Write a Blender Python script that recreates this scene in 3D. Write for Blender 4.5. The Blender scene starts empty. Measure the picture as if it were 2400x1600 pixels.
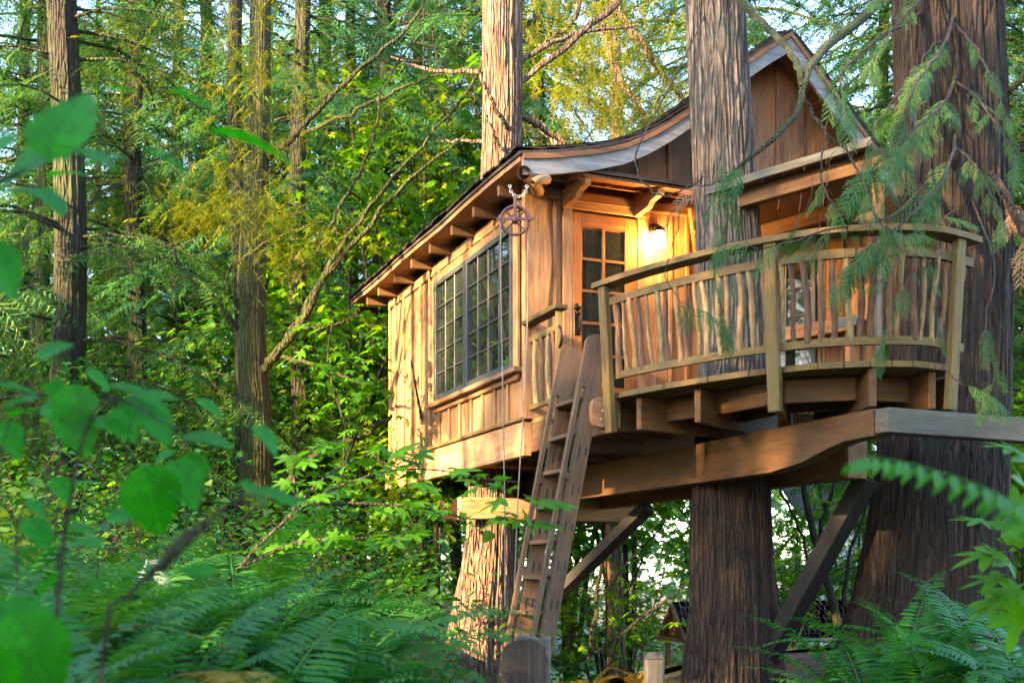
import bpy, math, random
import numpy as np
from mathutils import Vector, Matrix
random.seed(7); RNG = np.random.default_rng(7)
SC = bpy.context.scene; COL = SC.collection
# ------------------------------------------------------------------ camera
EYE = 1.3; FPX = 2744.0; HOR = 1348.0
cam = bpy.data.cameras.new('camera'); cob = bpy.data.objects.new('camera', cam); COL.objects.link(cob)
cob.location = (0, 0, EYE); cob.rotation_euler = (math.pi / 2, 0, 0)
cam.sensor_width = 36; cam.lens = 36 * FPX / 2400; cam.shift_y = (HOR - 800) / 2400
cam.clip_start = .05; cam.clip_end = 600
cam.dof.use_dof = True; cam.dof.focus_distance = 10.2; cam.dof.aperture_fstop = 3.6
SC.camera = cob
# ------------------------------------------------------------------ sky, sun, exposure
S_AZ = Vector((-.757, -.653)); ELEV = math.radians(17)
SUNV = Vector((S_AZ.x * math.cos(ELEV), S_AZ.y * math.cos(ELEV), math.sin(ELEV)))
wd = bpy.data.worlds.new('World'); SC.world = wd; wd.use_nodes = True
nt = wd.node_tree; bg = nt.nodes['Background']
sky = nt.nodes.new('ShaderNodeTexSky'); sky.sky_type = 'NISHITA'; sky.sun_disc = False
sky.sun_elevation = ELEV; sky.sun_rotation = math.atan2(SUNV.x, SUNV.y)
sky.air_density = 1.0; sky.dust_density = 1.6; sky.ozone_density = 1.6
nt.links.new(sky.outputs[0], bg.inputs[0]); bg.inputs[1].default_value = .15
sl = bpy.data.lights.new('sun', 'SUN'); so = bpy.data.objects.new('sun', sl); COL.objects.link(so)
sl.energy = 5.0; sl.angle = math.radians(.6); sl.color = (1, .64, .30)
so.rotation_euler = (-SUNV).to_track_quat('-Z', 'Y').to_euler(); so.location = SUNV * 60
SC.view_settings.view_transform = 'Standard'; SC.view_settings.look = 'None'
SC.view_settings.exposure = 3.5; SC.view_settings.gamma = 1
cy = SC.cycles
cy.max_bounces = 7; cy.diffuse_bounces = 3; cy.glossy_bounces = 3; cy.transmission_bounces = 4; cy.transparent_max_bounces = 6
cy.sample_clamp_indirect = 6; cy.use_denoising = True
try: cy.denoiser = 'OPENIMAGEDENOISE'
except Exception: pass
# ------------------------------------------------------------------ frames
def P(px, py, Y): return Vector(((px - 1200) / FPX * Y, Y, EYE + (HOR - py) / FPX * Y))
D1 = Vector((-.374, .927, 0)).normalized(); D2 = Vector((D1.y, -D1.x, 0))
P0 = Vector((.16, 11.0, 0)); UP = Vector((0, 0, 1))
def H(s, t, z): return P0 + D2 * s + D1 * t + UP * z
def st(p): r = Vector((p[0] - P0.x, p[1] - P0.y, 0)); return r.dot(D2), r.dot(D1)
def s_at(px, t):                       # s of the pixel column px in the plane t
    k = (px - 1200) / FPX; b = P0 + D1 * t
    return (k * b.y - b.x) / (D2.x - k * D2.y)
def t_at(px, s):
    k = (px - 1200) / FPX; b = P0 + D2 * s
    return (k * b.y - b.x) / (D1.x - k * D1.y)
def zpix(p, py): return EYE + (HOR - py) / FPX * p.y
def sm(x): x = max(0, min(1, x)); return x * x * (3 - 2 * x)
def ground(x, y):
    h = .80 * sm((-x - .05) / 1.3) + .48 * sm((x - 1.2) / 2) * sm((y - 3.5) / 4) - .05
    h -= 2.0 * sm((y - 14) / 7) * sm((x + 1.5) / 4)
    h -= .5 * sm((y - 18) / 12)
    return h + .06 * math.sin(x * 1.7 + y * .6) * math.sin(y * 1.3 - x * .4)
# ------------------------------------------------------------------ materials
def newmat(n):
    m = bpy.data.materials.new(n); m.use_nodes = True
    t = m.node_tree; b = t.nodes['Principled BSDF']; return m, t, b
def ramp(t, cols):
    r = t.nodes.new('ShaderNodeValToRGB'); e = r.color_ramp.elements
    while len(e) < len(cols): e.new(.5)
    for i, (p, c) in enumerate(cols): e[i].position = p; e[i].color = (*c, 1)
    return r
def mixc(t, f, a, b, mode='MIX'):
    n = t.nodes.new('ShaderNodeMix'); n.data_type = 'RGBA'; n.blend_type = mode
    for i, v in ((0, f), (6, a), (7, b)):
        if isinstance(v, (int, float)): n.inputs[i].default_value = v
        elif isinstance(v, tuple): n.inputs[i].default_value = (*v, 1)
        else: t.links.new(v, n.inputs[i])
    return n.outputs[2]
def noise(t, vec, scale, detail=4, rough=.6, dist=0):
    n = t.nodes.new('ShaderNodeTexNoise'); n.inputs['Scale'].default_value = scale
    n.inputs['Detail'].default_value = detail; n.inputs['Roughness'].default_value = rough; n.inputs['Distortion'].default_value = dist
    if vec is not None: t.links.new(vec, n.inputs['Vector'])
    return n.outputs['Fac']
def mapped(t, scale, rnd=True):
    tc = t.nodes.new('ShaderNodeTexCoord'); mp = t.nodes.new('ShaderNodeMapping'); mp.inputs['Scale'].default_value = scale
    t.links.new(tc.outputs['Object'], mp.inputs['Vector'])
    if rnd:
        oi = t.nodes.new('ShaderNodeObjectInfo'); mu = t.nodes.new('ShaderNodeMath'); mu.operation = 'MULTIPLY'; mu.inputs[1].default_value = 53.7
        t.links.new(oi.outputs['Random'], mu.inputs[0]); cb = t.nodes.new('ShaderNodeCombineXYZ')
        for i in range(3): t.links.new(mu.outputs[0], cb.inputs[i])
        t.links.new(cb.outputs[0], mp.inputs['Location'])
    return mp.outputs[0]
def bump(t, b, h, strength, dist=.01):
    n = t.nodes.new('ShaderNodeBump'); n.inputs['Strength'].default_value = strength; n.inputs['Distance'].default_value = dist
    t.links.new(h, n.inputs['Height']); t.links.new(n.outputs[0], b.inputs['Normal'])
def wood(name, c1, c2, c3, rough=.75, grey=0.0, gcol=(.25, .22, .19)):
    """long grain along local X; every board picks its own tone"""
    m, t, b = newmat(name)
    v = mapped(t, (.9, 16, 16)); g = noise(t, v, 2.2, 5, .62, .4)
    v2 = mapped(t, (2.2, 70, 70)); f = noise(t, v2, 1.6, 3, .6)
    r = ramp(t, [(.28, c3), (.5, c1), (.74, c2)]); t.links.new(g, r.inputs[0])
    fr = ramp(t, [(.35, (.62, .62, .62)), (.62, (1.08, 1.06, 1.04))]); t.links.new(f, fr.inputs[0])
    c = mixc(t, 1.0, r.outputs[0], fr.outputs[0], 'MULTIPLY')
    oi = t.nodes.new('ShaderNodeObjectInfo')
    tr = ramp(t, [(0, (.66, .6, .56)), (.35, (.95, .92, .9)), (.65, (1.05, 1, .95)), (1, (1.25, 1.15, 1.05))]); t.links.new(oi.outputs['Random'], tr.inputs[0])
    c = mixc(t, 1.0, c, tr.outputs[0], 'MULTIPLY')
    ws = noise(t, mapped(t, (.7, 3.2, 3.2)), 2.0, 5, .7, .3); wr0 = ramp(t, [(.34, (.5, .46, .43)), (.5, (1, 1, 1)), (.7, (1.12, 1.1, 1.06))]); t.links.new(ws, wr0.inputs[0]); c = mixc(t, .85, c, wr0.outputs[0], 'MULTIPLY')
    # knots
    vk = mapped(t, (1.0, 5.0, 5.0)); vo = t.nodes.new('ShaderNodeTexVoronoi'); vo.inputs['Scale'].default_value = 1.5; t.links.new(vk, vo.inputs['Vector'])
    kr = ramp(t, [(.055, (1, 1, 1)), (.11, (0, 0, 0))]); t.links.new(vo.outputs['Distance'], kr.inputs[0])
    c = mixc(t, kr.outputs[0], c, tuple(x * .32 for x in c1))
    if grey:
        w = noise(t, mapped(t, (1.2, 5, 5)), 1.7, 4, .6); wr = ramp(t, [(.42, (0, 0, 0)), (.66, (grey,) * 3)]); t.links.new(w, wr.inputs[0])
        c = mixc(t, wr.outputs[0], c, gcol)
    t.links.new(c, b.inputs['Base Color']); b.inputs['Roughness'].default_value = rough
    bump(t, b, g, .35, .006)
    return m
def bark(name, c1, c2, c3, moss=0.0, mosscol=(.07, .085, .012), zs=.55, sc=5.0):
    m, t, b = newmat(name)
    v = mapped(t, (1, 1, zs * .12)); g = noise(t, v, sc * 4.2, 6, .65, .8)
    g2 = noise(t, mapped(t, (1, 1, .35)), sc * 7, 3, .6)
    r = ramp(t, [(.34, c3), (.5, c1), (.68, c2)]); t.links.new(g, r.inputs[0])
    f = ramp(t, [(.3, (.5, .5, .5)), (.65, (1.15, 1.12, 1.1))]); t.links.new(g2, f.inputs[0])
    c = mixc(t, 1, r.outputs[0], f.outputs[0], 'MULTIPLY')
    wv = t.nodes.new('ShaderNodeTexNoise'); wv.inputs['Scale'].default_value = 2.2; wv.inputs['Detail'].default_value = 3; vb = mapped(t, (1, 1, .11)); t.links.new(vb, wv.inputs['Vector'])
    sv = t.nodes.new('ShaderNodeMix'); sv.data_type = 'VECTOR'; sv.inputs[0].default_value = .07; t.links.new(vb, sv.inputs[4]); t.links.new(wv.outputs['Color'], sv.inputs[5])
    vo = t.nodes.new('ShaderNodeTexVoronoi'); vo.feature = 'DISTANCE_TO_EDGE'; vo.inputs['Scale'].default_value = sc * 5.0; t.links.new(sv.outputs[1], vo.inputs['Vector'])
    kr = ramp(t, [(.0, (.55, .53, .53)), (.07, (.84, .83, .82)), (.2, (1.08, 1.08, 1.08))]); t.links.new(vo.outputs['Distance'], kr.inputs[0]); c = mixc(t, 1, c, kr.outputs[0], 'MULTIPLY')
    hm = t.nodes.new('ShaderNodeMath'); hm.operation = 'MULTIPLY_ADD'; hm.inputs[1].default_value = .45; t.links.new(g, hm.inputs[0]); km = t.nodes.new('ShaderNodeMapRange'); km.inputs[2].default_value = .25; t.links.new(vo.outputs['Distance'], km.inputs[0]); t.links.new(km.outputs[0], hm.inputs[2]); hb = hm.outputs[0]
    if moss:
        n = noise(t, mapped(t, (1, 1, .5)), 1.6, 5, .65); mr = ramp(t, [(.62 - .3 * moss, (0, 0, 0)), (.72 - .22 * moss, (1, 1, 1))]); t.links.new(n, mr.inputs[0])
        mc = mixc(t, g2, tuple(x * .6 for x in mosscol), tuple(x * 1.5 for x in mosscol))
        c = mixc(t, mr.outputs[0], c, mc)
    t.links.new(c, b.inputs['Base Color']); b.inputs['Roughness'].default_value = .9
    bump(t, b, hb, 1.0, .05)
    return m
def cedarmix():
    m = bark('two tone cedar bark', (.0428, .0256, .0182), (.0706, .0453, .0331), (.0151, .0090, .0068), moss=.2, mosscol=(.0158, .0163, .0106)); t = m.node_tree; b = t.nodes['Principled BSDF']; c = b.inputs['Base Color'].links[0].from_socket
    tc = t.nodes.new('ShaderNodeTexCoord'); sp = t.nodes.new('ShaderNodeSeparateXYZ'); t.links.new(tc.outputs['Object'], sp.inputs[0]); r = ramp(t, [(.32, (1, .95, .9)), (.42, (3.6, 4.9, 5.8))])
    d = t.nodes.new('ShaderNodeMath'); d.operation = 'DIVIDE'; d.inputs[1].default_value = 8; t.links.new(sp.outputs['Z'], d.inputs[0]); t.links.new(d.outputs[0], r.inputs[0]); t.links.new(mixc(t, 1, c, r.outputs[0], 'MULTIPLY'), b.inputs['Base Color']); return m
def leafmat(name, cols, trans=.4, rough=.5, spec=.35, tcol=(1.5, 1.5, .6)):
    m, t, b = newmat(name)
    ge = t.nodes.new('ShaderNodeNewGeometry'); oi = t.nodes.new('ShaderNodeObjectInfo')
    ad = t.nodes.new('ShaderNodeMath'); ad.operation = 'MULTIPLY_ADD'; ad.inputs[1].default_value = .75
    t.links.new(ge.outputs['Random Per Island'], ad.inputs[0]); mu = t.nodes.new('ShaderNodeMath'); mu.operation = 'MULTIPLY'; mu.inputs[1].default_value = .25
    t.links.new(oi.outputs['Random'], mu.inputs[0]); t.links.new(mu.outputs[0], ad.inputs[2])
    n = len(cols); r = ramp(t, [(i / (n - 1), c) for i, c in enumerate(cols)]); t.links.new(ad.outputs[0], r.inputs[0])
    tc = t.nodes.new('ShaderNodeTexCoord'); nz = noise(t, tc.outputs['Object'], 1.1, 3)
    nr = ramp(t, [(.3, (.7, .75, .8)), (.7, (1.2, 1.15, 1))]); t.links.new(nz, nr.inputs[0])
    c = mixc(t, 1, r.outputs[0], nr.outputs[0], 'MULTIPLY')
    t.links.new(c, b.inputs['Base Color']); b.inputs['Roughness'].default_value = rough; b.inputs['Specular IOR Level'].default_value = spec
    tl = t.nodes.new('ShaderNodeBsdfTranslucent'); t.links.new(mixc(t, 1, c, tcol, 'MULTIPLY'), tl.inputs['Color'])
    mx = t.nodes.new('ShaderNodeMixShader'); mx.inputs[0].default_value = trans
    t.links.new(b.outputs[0], mx.inputs[1]); t.links.new(tl.outputs[0], mx.inputs[2])
    t.links.new(mx.outputs[0], t.nodes['Material Output'].inputs['Surface'])
    return m
def plain(name, c, rough=.6, metal=0, ns=18, amt=.35, ior=1.45):
    m, t, b = newmat(name)
    f = noise(t, mapped(t, (1, 1, 1)), ns, 5, .6); r = ramp(t, [(.3, tuple(x * (1 - amt) for x in c)), (.7, tuple(x * (1 + amt) for x in c))])
    t.links.new(f, r.inputs[0]); t.links.new(r.outputs[0], b.inputs['Base Color'])
    b.inputs['Roughness'].default_value = rough; b.inputs['Metallic'].default_value = metal; b.inputs['IOR'].default_value = ior
    bump(t, b, f, .3, .004); return m
M = {}
M['siding'] = wood('cedar siding', (.2901, .1448, .0577), (.3670, .2019, .0871), (.1703, .0759, .0305), grey=.55, gcol=(.2550, .1792, .1092))
M['frontwall'] = wood('front siding', (.2647, .1221, .0396), (.3365, .1674, .0595), (.1596, .0651, .0198), grey=.35)
M['gable'] = wood('dark gable boards', (.1814, .0820, .0318), (.2471, .1191, .0489), (.0968, .0433, .0171), grey=.3, gcol=(.1503, .0958, .0563))
M['trim'] = wood('trim wood', (.3066, .1605, .0632), (.3835, .2217, .0967), (.2045, .0994, .0358), grey=.3)
M['beam'] = wood('beam timber', (.1116, .0524, .0143), (.1420, .0728, .0211), (.0732, .0324, .0087), grey=.35, gcol=(.0924, .0559, .0230))  # timber darkened, the shade below the deck put into its colour
M['sunbeam'] = wood('pale beam', (.3823, .2218, .1089), (.4613, .2819, .1468), (.2931, .1449, .0582), grey=.4, gcol=(.3549, .2365, .1468))  # paler copy of the beam timber, sunlight put into its colour
M['deckwood'] = wood('mossy deck wood', (.1451, .0917, .0243), (.1841, .1227, .0351), (.0967, .0592, .0148), grey=.6, gcol=(.0967, .0874, .0269))
M['greywood'] = wood('weathered grey wood', (.0805, .0790, .0669), (.1115, .1100, .0955), (.0495, .0465, .0383), grey=.4, gcol=(.0680, .0745, .0546))
M['barge'] = wood('sky tinted weathered barge', (.19, .21, .25), (.25, .275, .32), (.13, .135, .15), grey=.2, gcol=(.17, .17, .18))  # weathered grey with the blue of sky light mixed into the colour
M['ladder'] = wood('ladder wood', (.1215, .0677, .0330), (.1581, .0938, .0474), (.0790, .0416, .0186), rough=.6, grey=.4, gcol=(.1419, .1050, .0619))
M['door'] = wood('door wood', (.2600, .0989, .0192), (.3100, .1256, .0267), (.1860, .0636, .0118), rough=.5)
M['black'] = wood('near black brace', (.005, .005, .006), (.010, .010, .012), (.002, .002, .002), rough=.7)  # near black base colour, even over the whole timber
M['floor'] = wood('floor underside', (.2009, .1091, .0459), (.2408, .1364, .0595), (.1469, .0766, .0310))
M['frame'] = plain('dark window frame', (.035, .042, .05), .45, amt=.15)
M['iron'] = plain('black iron', (.012, .012, .013), .4, .6)
M['rust'] = plain('painted pulley iron', (.085, .04, .045), .55, .3)
M['chain'] = plain('galvanized chain', (.42, .5, .5), .4, .7)
M['rope'] = plain('pale rope', (.2, .175, .155), .9, ns=90)
M['shingle'] = wood('roof shakes', (.046, .037, .031), (.074, .059, .046), (.019, .016, .014), rough=.9)
M['shed'] = plain('weathered shakes', (.30, .26, .27), .85, ns=4, amt=.5)
M['white'] = plain('pale siding', (.7, .7, .72), .7, ns=3, amt=.06)
g, t, b = newmat('window glass'); b.inputs['Base Color'].default_value = (.012, .016, .014, 1); b.inputs['Roughness'].default_value = .02; b.inputs['IOR'].default_value = 1.6
nn = noise(t, mapped(t, (1, 1, 1)), 2.5, 1); bump(t, b, nn, .04, .05); M['glass'] = g
g, t, b = newmat('lit lamp glass'); b.inputs['Base Color'].default_value = (1, .7, .3, 1)
b.inputs['Emission Color'].default_value = (1, .47, .11, 1); b.inputs['Emission Strength'].default_value = 85; M['lampglass'] = g
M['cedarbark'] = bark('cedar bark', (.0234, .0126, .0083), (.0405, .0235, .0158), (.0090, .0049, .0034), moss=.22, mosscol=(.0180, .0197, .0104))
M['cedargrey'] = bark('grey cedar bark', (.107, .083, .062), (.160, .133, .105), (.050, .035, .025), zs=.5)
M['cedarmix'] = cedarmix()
M['cedartan'] = bark('tan cedar bark', (.178, .116, .081), (.256, .178, .124), (.078, .046, .031))  # lighter tan version of the cedar bark
M['mossbark'] = bark('mossy bark', (.03, .018, .009), (.05, .03, .015), (.012, .007, .004), moss=1.25, mosscol=(.03, .036, .004))
M['bgbark'] = bark('background bark', (.017, .0135, .010), (.030, .024, .018), (.008, .006, .0045), moss=.75, mosscol=(.022, .030, .006))
M['twig'] = bark('twig bark', (.080, .058, .045), (.140, .115, .095), (.040, .028, .020), moss=.2, sc=12)
M['mosstwig'] = bark('moss covered branch', (.05, .04, .015), (.08, .065, .025), (.025, .02, .008), moss=1.0, mosscol=(.045, .06, .01), sc=12)
M['stick'] = None
def stickmat():
    m, t, b = newmat('peeled sticks'); oi = t.nodes.new('ShaderNodeObjectInfo')
    r = ramp(t, [(0, (.11, .06, .035)), (.3, (.17, .095, .045)), (.5, (.24, .15, .065)), (.72, (.27, .2, .09)), (1, (.12, .07, .045))]); r.color_ramp.interpolation = 'CONSTANT'
    t.links.new(oi.outputs['Random'], r.inputs[0]); f = noise(t, mapped(t, (9, 9, 2.2)), 4, 5, .65, .5)
    fr = ramp(t, [(.32, (.4, .36, .33)), (.62, (1.15, 1.12, 1.1))]); t.links.new(f, fr.inputs[0])
    t.links.new(mixc(t, 1, r.outputs[0], fr.outputs[0], 'MULTIPLY'), b.inputs['Base Color']); b.inputs['Roughness'].default_value = .8; bump(t, b, f, .6, .008); return m
M['stick'] = stickmat()
M['conifer'] = leafmat('conifer foliage', [(.016, .075, .035), (.03, .11, .04), (.055, .14, .035), (.11, .17, .02)], .45, spec=.15)
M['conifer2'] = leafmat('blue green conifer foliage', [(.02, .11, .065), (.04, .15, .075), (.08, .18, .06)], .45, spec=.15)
M['suncedar'] = leafmat('cedar foliage painted sunlit', [(.04, .10, .012), (.09, .14, .012), (.17, .17, .012), (.24, .19, .02)], .45, spec=.1, tcol=(1.5, 1.4, .4))  # gold of sunlit foliage put into the leaf colours
M['spray'] = leafmat('near cedar sprays', [(.016, .075, .04), (.03, .105, .05), (.055, .135, .04), (.11, .11, .03)], .32, spec=.1)
M['drybrown'] = leafmat('dry brown spray', [(.20, .10, .05), (.28, .15, .085), (.33, .2, .12)], .25)
M['maple'] = leafmat('maple leaves', [(.02, .14, .006), (.04, .18, .008), (.07, .21, .01), (.13, .22, .015)], .5, spec=.25)
M['maplefar'] = leafmat('sunny maple leaves', [(.035, .17, .006), (.07, .21, .008), (.12, .24, .012), (.22, .27, .02)], .55, spec=.15)  # sunlit copy of the maple leaves, brightness put into the colour
M['fern'] = leafmat('sword fern', [(.010, .09, .022), (.02, .125, .026), (.04, .155, .02)], .35, spec=.3)
M['fernlight'] = leafmat('bright fern', [(.025, .15, .025), (.04, .18, .03), (.07, .20, .02)], .4, spec=.3)
M['goldfern'] = leafmat('yellowed fern', [(.30, .19, .02), (.36, .22, .03)], .4)
M['nearleaf'] = leafmat('broad near leaves', [(.008, .14, .003), (.014, .18, .003), (.02, .2, .006)], .5, spec=.25, tcol=(1.1, 1.5, .3))
M['under'] = leafmat('undergrowth leaves', [(.016, .10, .025), (.03, .14, .028), (.06, .17, .02), (.13, .18, .015)], .45, spec=.25)
M['coolmaple'] = leafmat('cool shaded leaves', [(.018, .12, .035), (.035, .16, .045), (.07, .19, .035), (.14, .2, .02)], .5, spec=.2)  # shaded copy of the maple leaves, shade put into a cooler green
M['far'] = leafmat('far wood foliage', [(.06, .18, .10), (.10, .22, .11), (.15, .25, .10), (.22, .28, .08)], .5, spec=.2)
def veins(m):
    t = m.node_tree; b = t.nodes['Principled BSDF']; c = b.inputs['Base Color'].links[0].from_socket; tc = t.nodes.new('ShaderNodeTexCoord'); sp = t.nodes.new('ShaderNodeSeparateXYZ'); t.links.new(tc.outputs['Object'], sp.inputs[0])
    def mt(op, a, bb=None):
        n = t.nodes.new('ShaderNodeMath'); n.operation = op
        for i, v in enumerate((a, bb)):
            if v is None: continue
            if isinstance(v, (int, float)): n.inputs[i].default_value = v
            else: t.links.new(v, n.inputs[i])
        return n.outputs[0]
    ay = mt('ABSOLUTE', sp.outputs['Y']); w = mt('ABSOLUTE', mt('SINE', mt('MULTIPLY', mt('SUBTRACT', sp.outputs['X'], mt('MULTIPLY', ay, .9)), 24))); side = mt('LESS_THAN', w, .14); mid = mt('LESS_THAN', ay, .012); v = mt('MAXIMUM', side, mid)
    k = noise(t, tc.outputs['Object'], 5, 4); kr = ramp(t, [(.3, (.75, .8, .7)), (.55, (1.1, 1.1, 1.1)), (.72, (1.7, 1.35, 1))]); t.links.new(k, kr.inputs[0]); c2 = mixc(t, 1, c, kr.outputs[0], 'MULTIPLY'); c3 = mixc(t, v, c2, mixc(t, 1, c2, (2.2, 1.5, 2.2), 'MULTIPLY'))
    t.links.new(c3, b.inputs['Base Color']); tl = [n for n in t.nodes if n.type == 'BSDF_TRANSLUCENT'][0]; t.links.new(mixc(t, 1, c3, (1.1, 1.5, .35), 'MULTIPLY'), tl.inputs['Color'])
veins(M['nearleaf'])
def soilmat():
    m, t, b = newmat('forest soil'); tc = t.nodes.new('ShaderNodeTexCoord'); a = noise(t, tc.outputs['Object'], .9, 6); c = noise(t, tc.outputs['Object'], 14, 4)
    r = ramp(t, [(.3, (.03, .022, .014)), (.5, (.07, .05, .03)), (.62, (.045, .06, .02)), (.75, (.12, .085, .05))]); t.links.new(a, r.inputs[0])
    f = ramp(t, [(.3, (.5, .5, .5)), (.7, (1.3, 1.25, 1.2))]); t.links.new(c, f.inputs[0]); t.links.new(mixc(t, 1, r.outputs[0], f.outputs[0], 'MULTIPLY'), b.inputs['Base Color'])
    b.inputs['Roughness'].default_value = 1; bump(t, b, c, .8, .05); return m
M['soil'] = soilmat(); M['added_lawn'] = plain('sunny lawn', (.22, .29, .11), .9, ns=3, amt=.4)  # pale grass tone, set bright to lift the view under the deck
# ------------------------------------------------------------------ object helpers
W = {}
def link(name, data, mat=None, parent=None, mw=None):
    o = bpy.data.objects.new(name, data); COL.objects.link(o); mw = mw or Matrix.Identity(4)
    if data is not None and mat is not None and len(data.materials) == 0: data.materials.append(M[mat] if isinstance(mat, str) else mat)
    if parent is not None: o.parent = parent; o.matrix_parent_inverse = W[parent.name].inverted()
    o.matrix_basis = mw; W[o.name] = mw.copy(); return o
def tag(o, label, cat, group=None, kind=None):
    o['label'] = label; o['category'] = cat
    if group: o['group'] = group
    if kind: o['kind'] = kind
    return o
def struct(o): o['kind'] = 'structure'; return o
def stuff(o): o['kind'] = 'stuff'; return o
def thing(name, loc, label, cat, group=None):
    e = link(name, None, mw=Matrix.Translation(Vector(loc))); e.empty_display_size = .2
    return tag(e, label, cat, group)
def mesh_py(name, v, f, smooth=False):
    me = bpy.data.meshes.new(name); me.from_pydata([tuple(x) for x in v], [], [tuple(x) for x in f]); me.update()
    if smooth: me.polygons.foreach_set('use_smooth', [True] * len(me.polygons))
    return me
def mesh_np(name, v, f, smooth=False):
    v = np.asarray(v, np.float32); f = np.asarray(f, np.int32); me = bpy.data.meshes.new(name)
    me.vertices.add(len(v)); me.vertices.foreach_set('co', v.ravel()); k = f.shape[1]
    me.loops.add(f.size); me.loops.foreach_set('vertex_index', f.ravel()); me.polygons.add(len(f))
    me.polygons.foreach_set('loop_start', np.arange(0, f.size, k, dtype=np.int32)); me.polygons.foreach_set('loop_total', np.full(len(f), k, np.int32))
    if smooth: me.polygons.foreach_set('use_smooth', np.ones(len(f), bool))
    me.update(calc_edges=True); me.validate(); return me
def cbox_data(lx, ly, lz, c=.006):
    """box with small chamfers, centred"""
    c = min(c, lx * .3, ly * .3, lz * .3); h = (lx / 2, ly / 2, lz / 2); V = []; idx = {}
    for sx in (-1, 1):
        for sy in (-1, 1):
            for sz in (-1, 1):
                s = (sx, sy, sz)
                for a in range(3):
                    p = [s[i] * (h[i] - (0 if i == a else c)) for i in range(3)]; idx[(s, a)] = len(V); V.append(p)
    F = []
    for a in range(3):
        b_, c_ = (a + 1) % 3, (a + 2) % 3
        for sg in (-1, 1):
            q = []
            for (u, w) in ((-1, -1), (1, -1), (1, 1), (-1, 1)):
                s = [0, 0, 0]; s[a] = sg; s[b_] = u; s[c_] = w; q.append(idx[(tuple(s), a)])
            F.append(q if sg > 0 else q[::-1])
        for u in (-1, 1):           # edge faces running along axis a
            for w in (-1, 1):
                s0 = [0, 0, 0]; s0[a] = -1; s0[b_] = u; s0[c_] = w; s1 = list(s0); s1[a] = 1
                q = [idx[(tuple(s0), b_)], idx[(tuple(s1), b_)], idx[(tuple(s1), c_)], idx[(tuple(s0), c_)]]
                F.append(q if u * w > 0 else q[::-1])
    for sx in (-1, 1):
        for sy in (-1, 1):
            for sz in (-1, 1):
                s = (sx, sy, sz); q = [idx[(s, 0)], idx[(s, 1)], idx[(s, 2)]]; F.append(q if sx * sy * sz > 0 else q[::-1])
    return V, F
def basis(x, up):
    x = x.normalized(); y = up.cross(x)
    if y.length < 1e-5: y = Vector((0, 1, 0)).cross(x) if abs(x.y) < .9 else Vector((1, 0, 0)).cross(x)
    y.normalize(); z = x.cross(y); return x, y, z
def board(name, a, b, w, h, mat, parent, up=UP, c=.006, roll=0):
    """timber from a to b; w across (horizontal side), h along the up hint"""
    a = Vector(a); b = Vector(b); x, y, z = basis(b - a, Vector(up))
    mw = Matrix((x, y, z)).transposed().to_4x4(); mw.translation = (a + b) / 2
    if roll: mw = mw @ Matrix.Rotation(roll, 4, 'X')
    v, f = cbox_data((b - a).length, w, h, c)
    return link(name, mesh_py(name, v, f), mat, parent, mw)
def prism_x(name, poly_yz, a, b, mat, parent, up=UP):
    """profile in (side, up) extruded from a to b"""
    a = Vector(a); b = Vector(b); x, y, z = basis(b - a, Vector(up)); L = (b - a).length; n = len(poly_yz)
    mw = Matrix((x, y, z)).transposed().to_4x4(); mw.translation = a
    v = [(0, p[0], p[1]) for p in poly_yz] + [(L, p[0], p[1]) for p in poly_yz]
    f = [[i, (i + 1) % n, n + (i + 1) % n, n + i] for i in range(n)] + [list(range(n))[::-1], list(range(n, 2 * n))]
    return link(name, mesh_py(name, v, f), mat, parent, mw)
def frame_obj(name, v, f, origin, x, up, mat, parent, smooth=False):
    """mesh given in world space, re-expressed in a frame whose local X is the grain"""
    x, y, z = basis(Vector(x), Vector(up)); mw = Matrix((x, y, z)).transposed().to_4x4(); mw.translation = Vector(origin); inv = mw.inverted()
    return link(name, mesh_py(name, [inv @ Vector(p) for p in v], f, smooth), mat, parent, mw)
def slab(name, pts, n, mat, parent, x=None):
    """flat polygon (world points) thickened by vector n"""
    pts = [Vector(p) for p in pts]; k = len(pts); n = Vector(n); v = pts + [p + n for p in pts]
    f = [list(range(k)), list(range(k, 2 * k))[::-1]] + [[i, k + i, k + (i + 1) % k, (i + 1) % k] for i in range(k)]
    return frame_obj(name, v, f, pts[0], x or (pts[1] - pts[0]), UP if not x or abs(Vector(x).normalized().z) < .9 else D1, mat, parent)
def tube_np(pts, rad, n=8, ridge=None):
    pts = np.asarray([tuple(p) for p in pts], float); m = len(pts); rad = np.broadcast_to(np.asarray(rad, float), (m,))
    T = np.gradient(pts, axis=0); T /= np.linalg.norm(T, axis=1)[:, None] + 1e-9
    ref = np.array([1., 0, 0]) if abs(T[0, 0]) < .8 else np.array([0, 1., 0])
    A = ref - T * (T @ ref)[:, None]; A /= np.linalg.norm(A, axis=1)[:, None] + 1e-9; B = np.cross(T, A)
    th = np.linspace(0, 2 * np.pi, n, endpoint=False); R = rad[:, None] * np.ones((m, n))
    if ridge is not None: R = R * ridge(th, np.arange(m))
    v = pts[:, None, :] + R[:, :, None] * (np.cos(th)[None, :, None] * A[:, None, :] + np.sin(th)[None, :, None] * B[:, None, :])
    v = v.reshape(-1, 3); i = np.arange(m - 1)[:, None] * n; j = np.arange(n)[None, :]; j2 = (j + 1) % n
    f = np.stack([i + j, i + j2, i + n + j2, i + n + j], -1).reshape(-1, 4)
    return v, f
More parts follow.
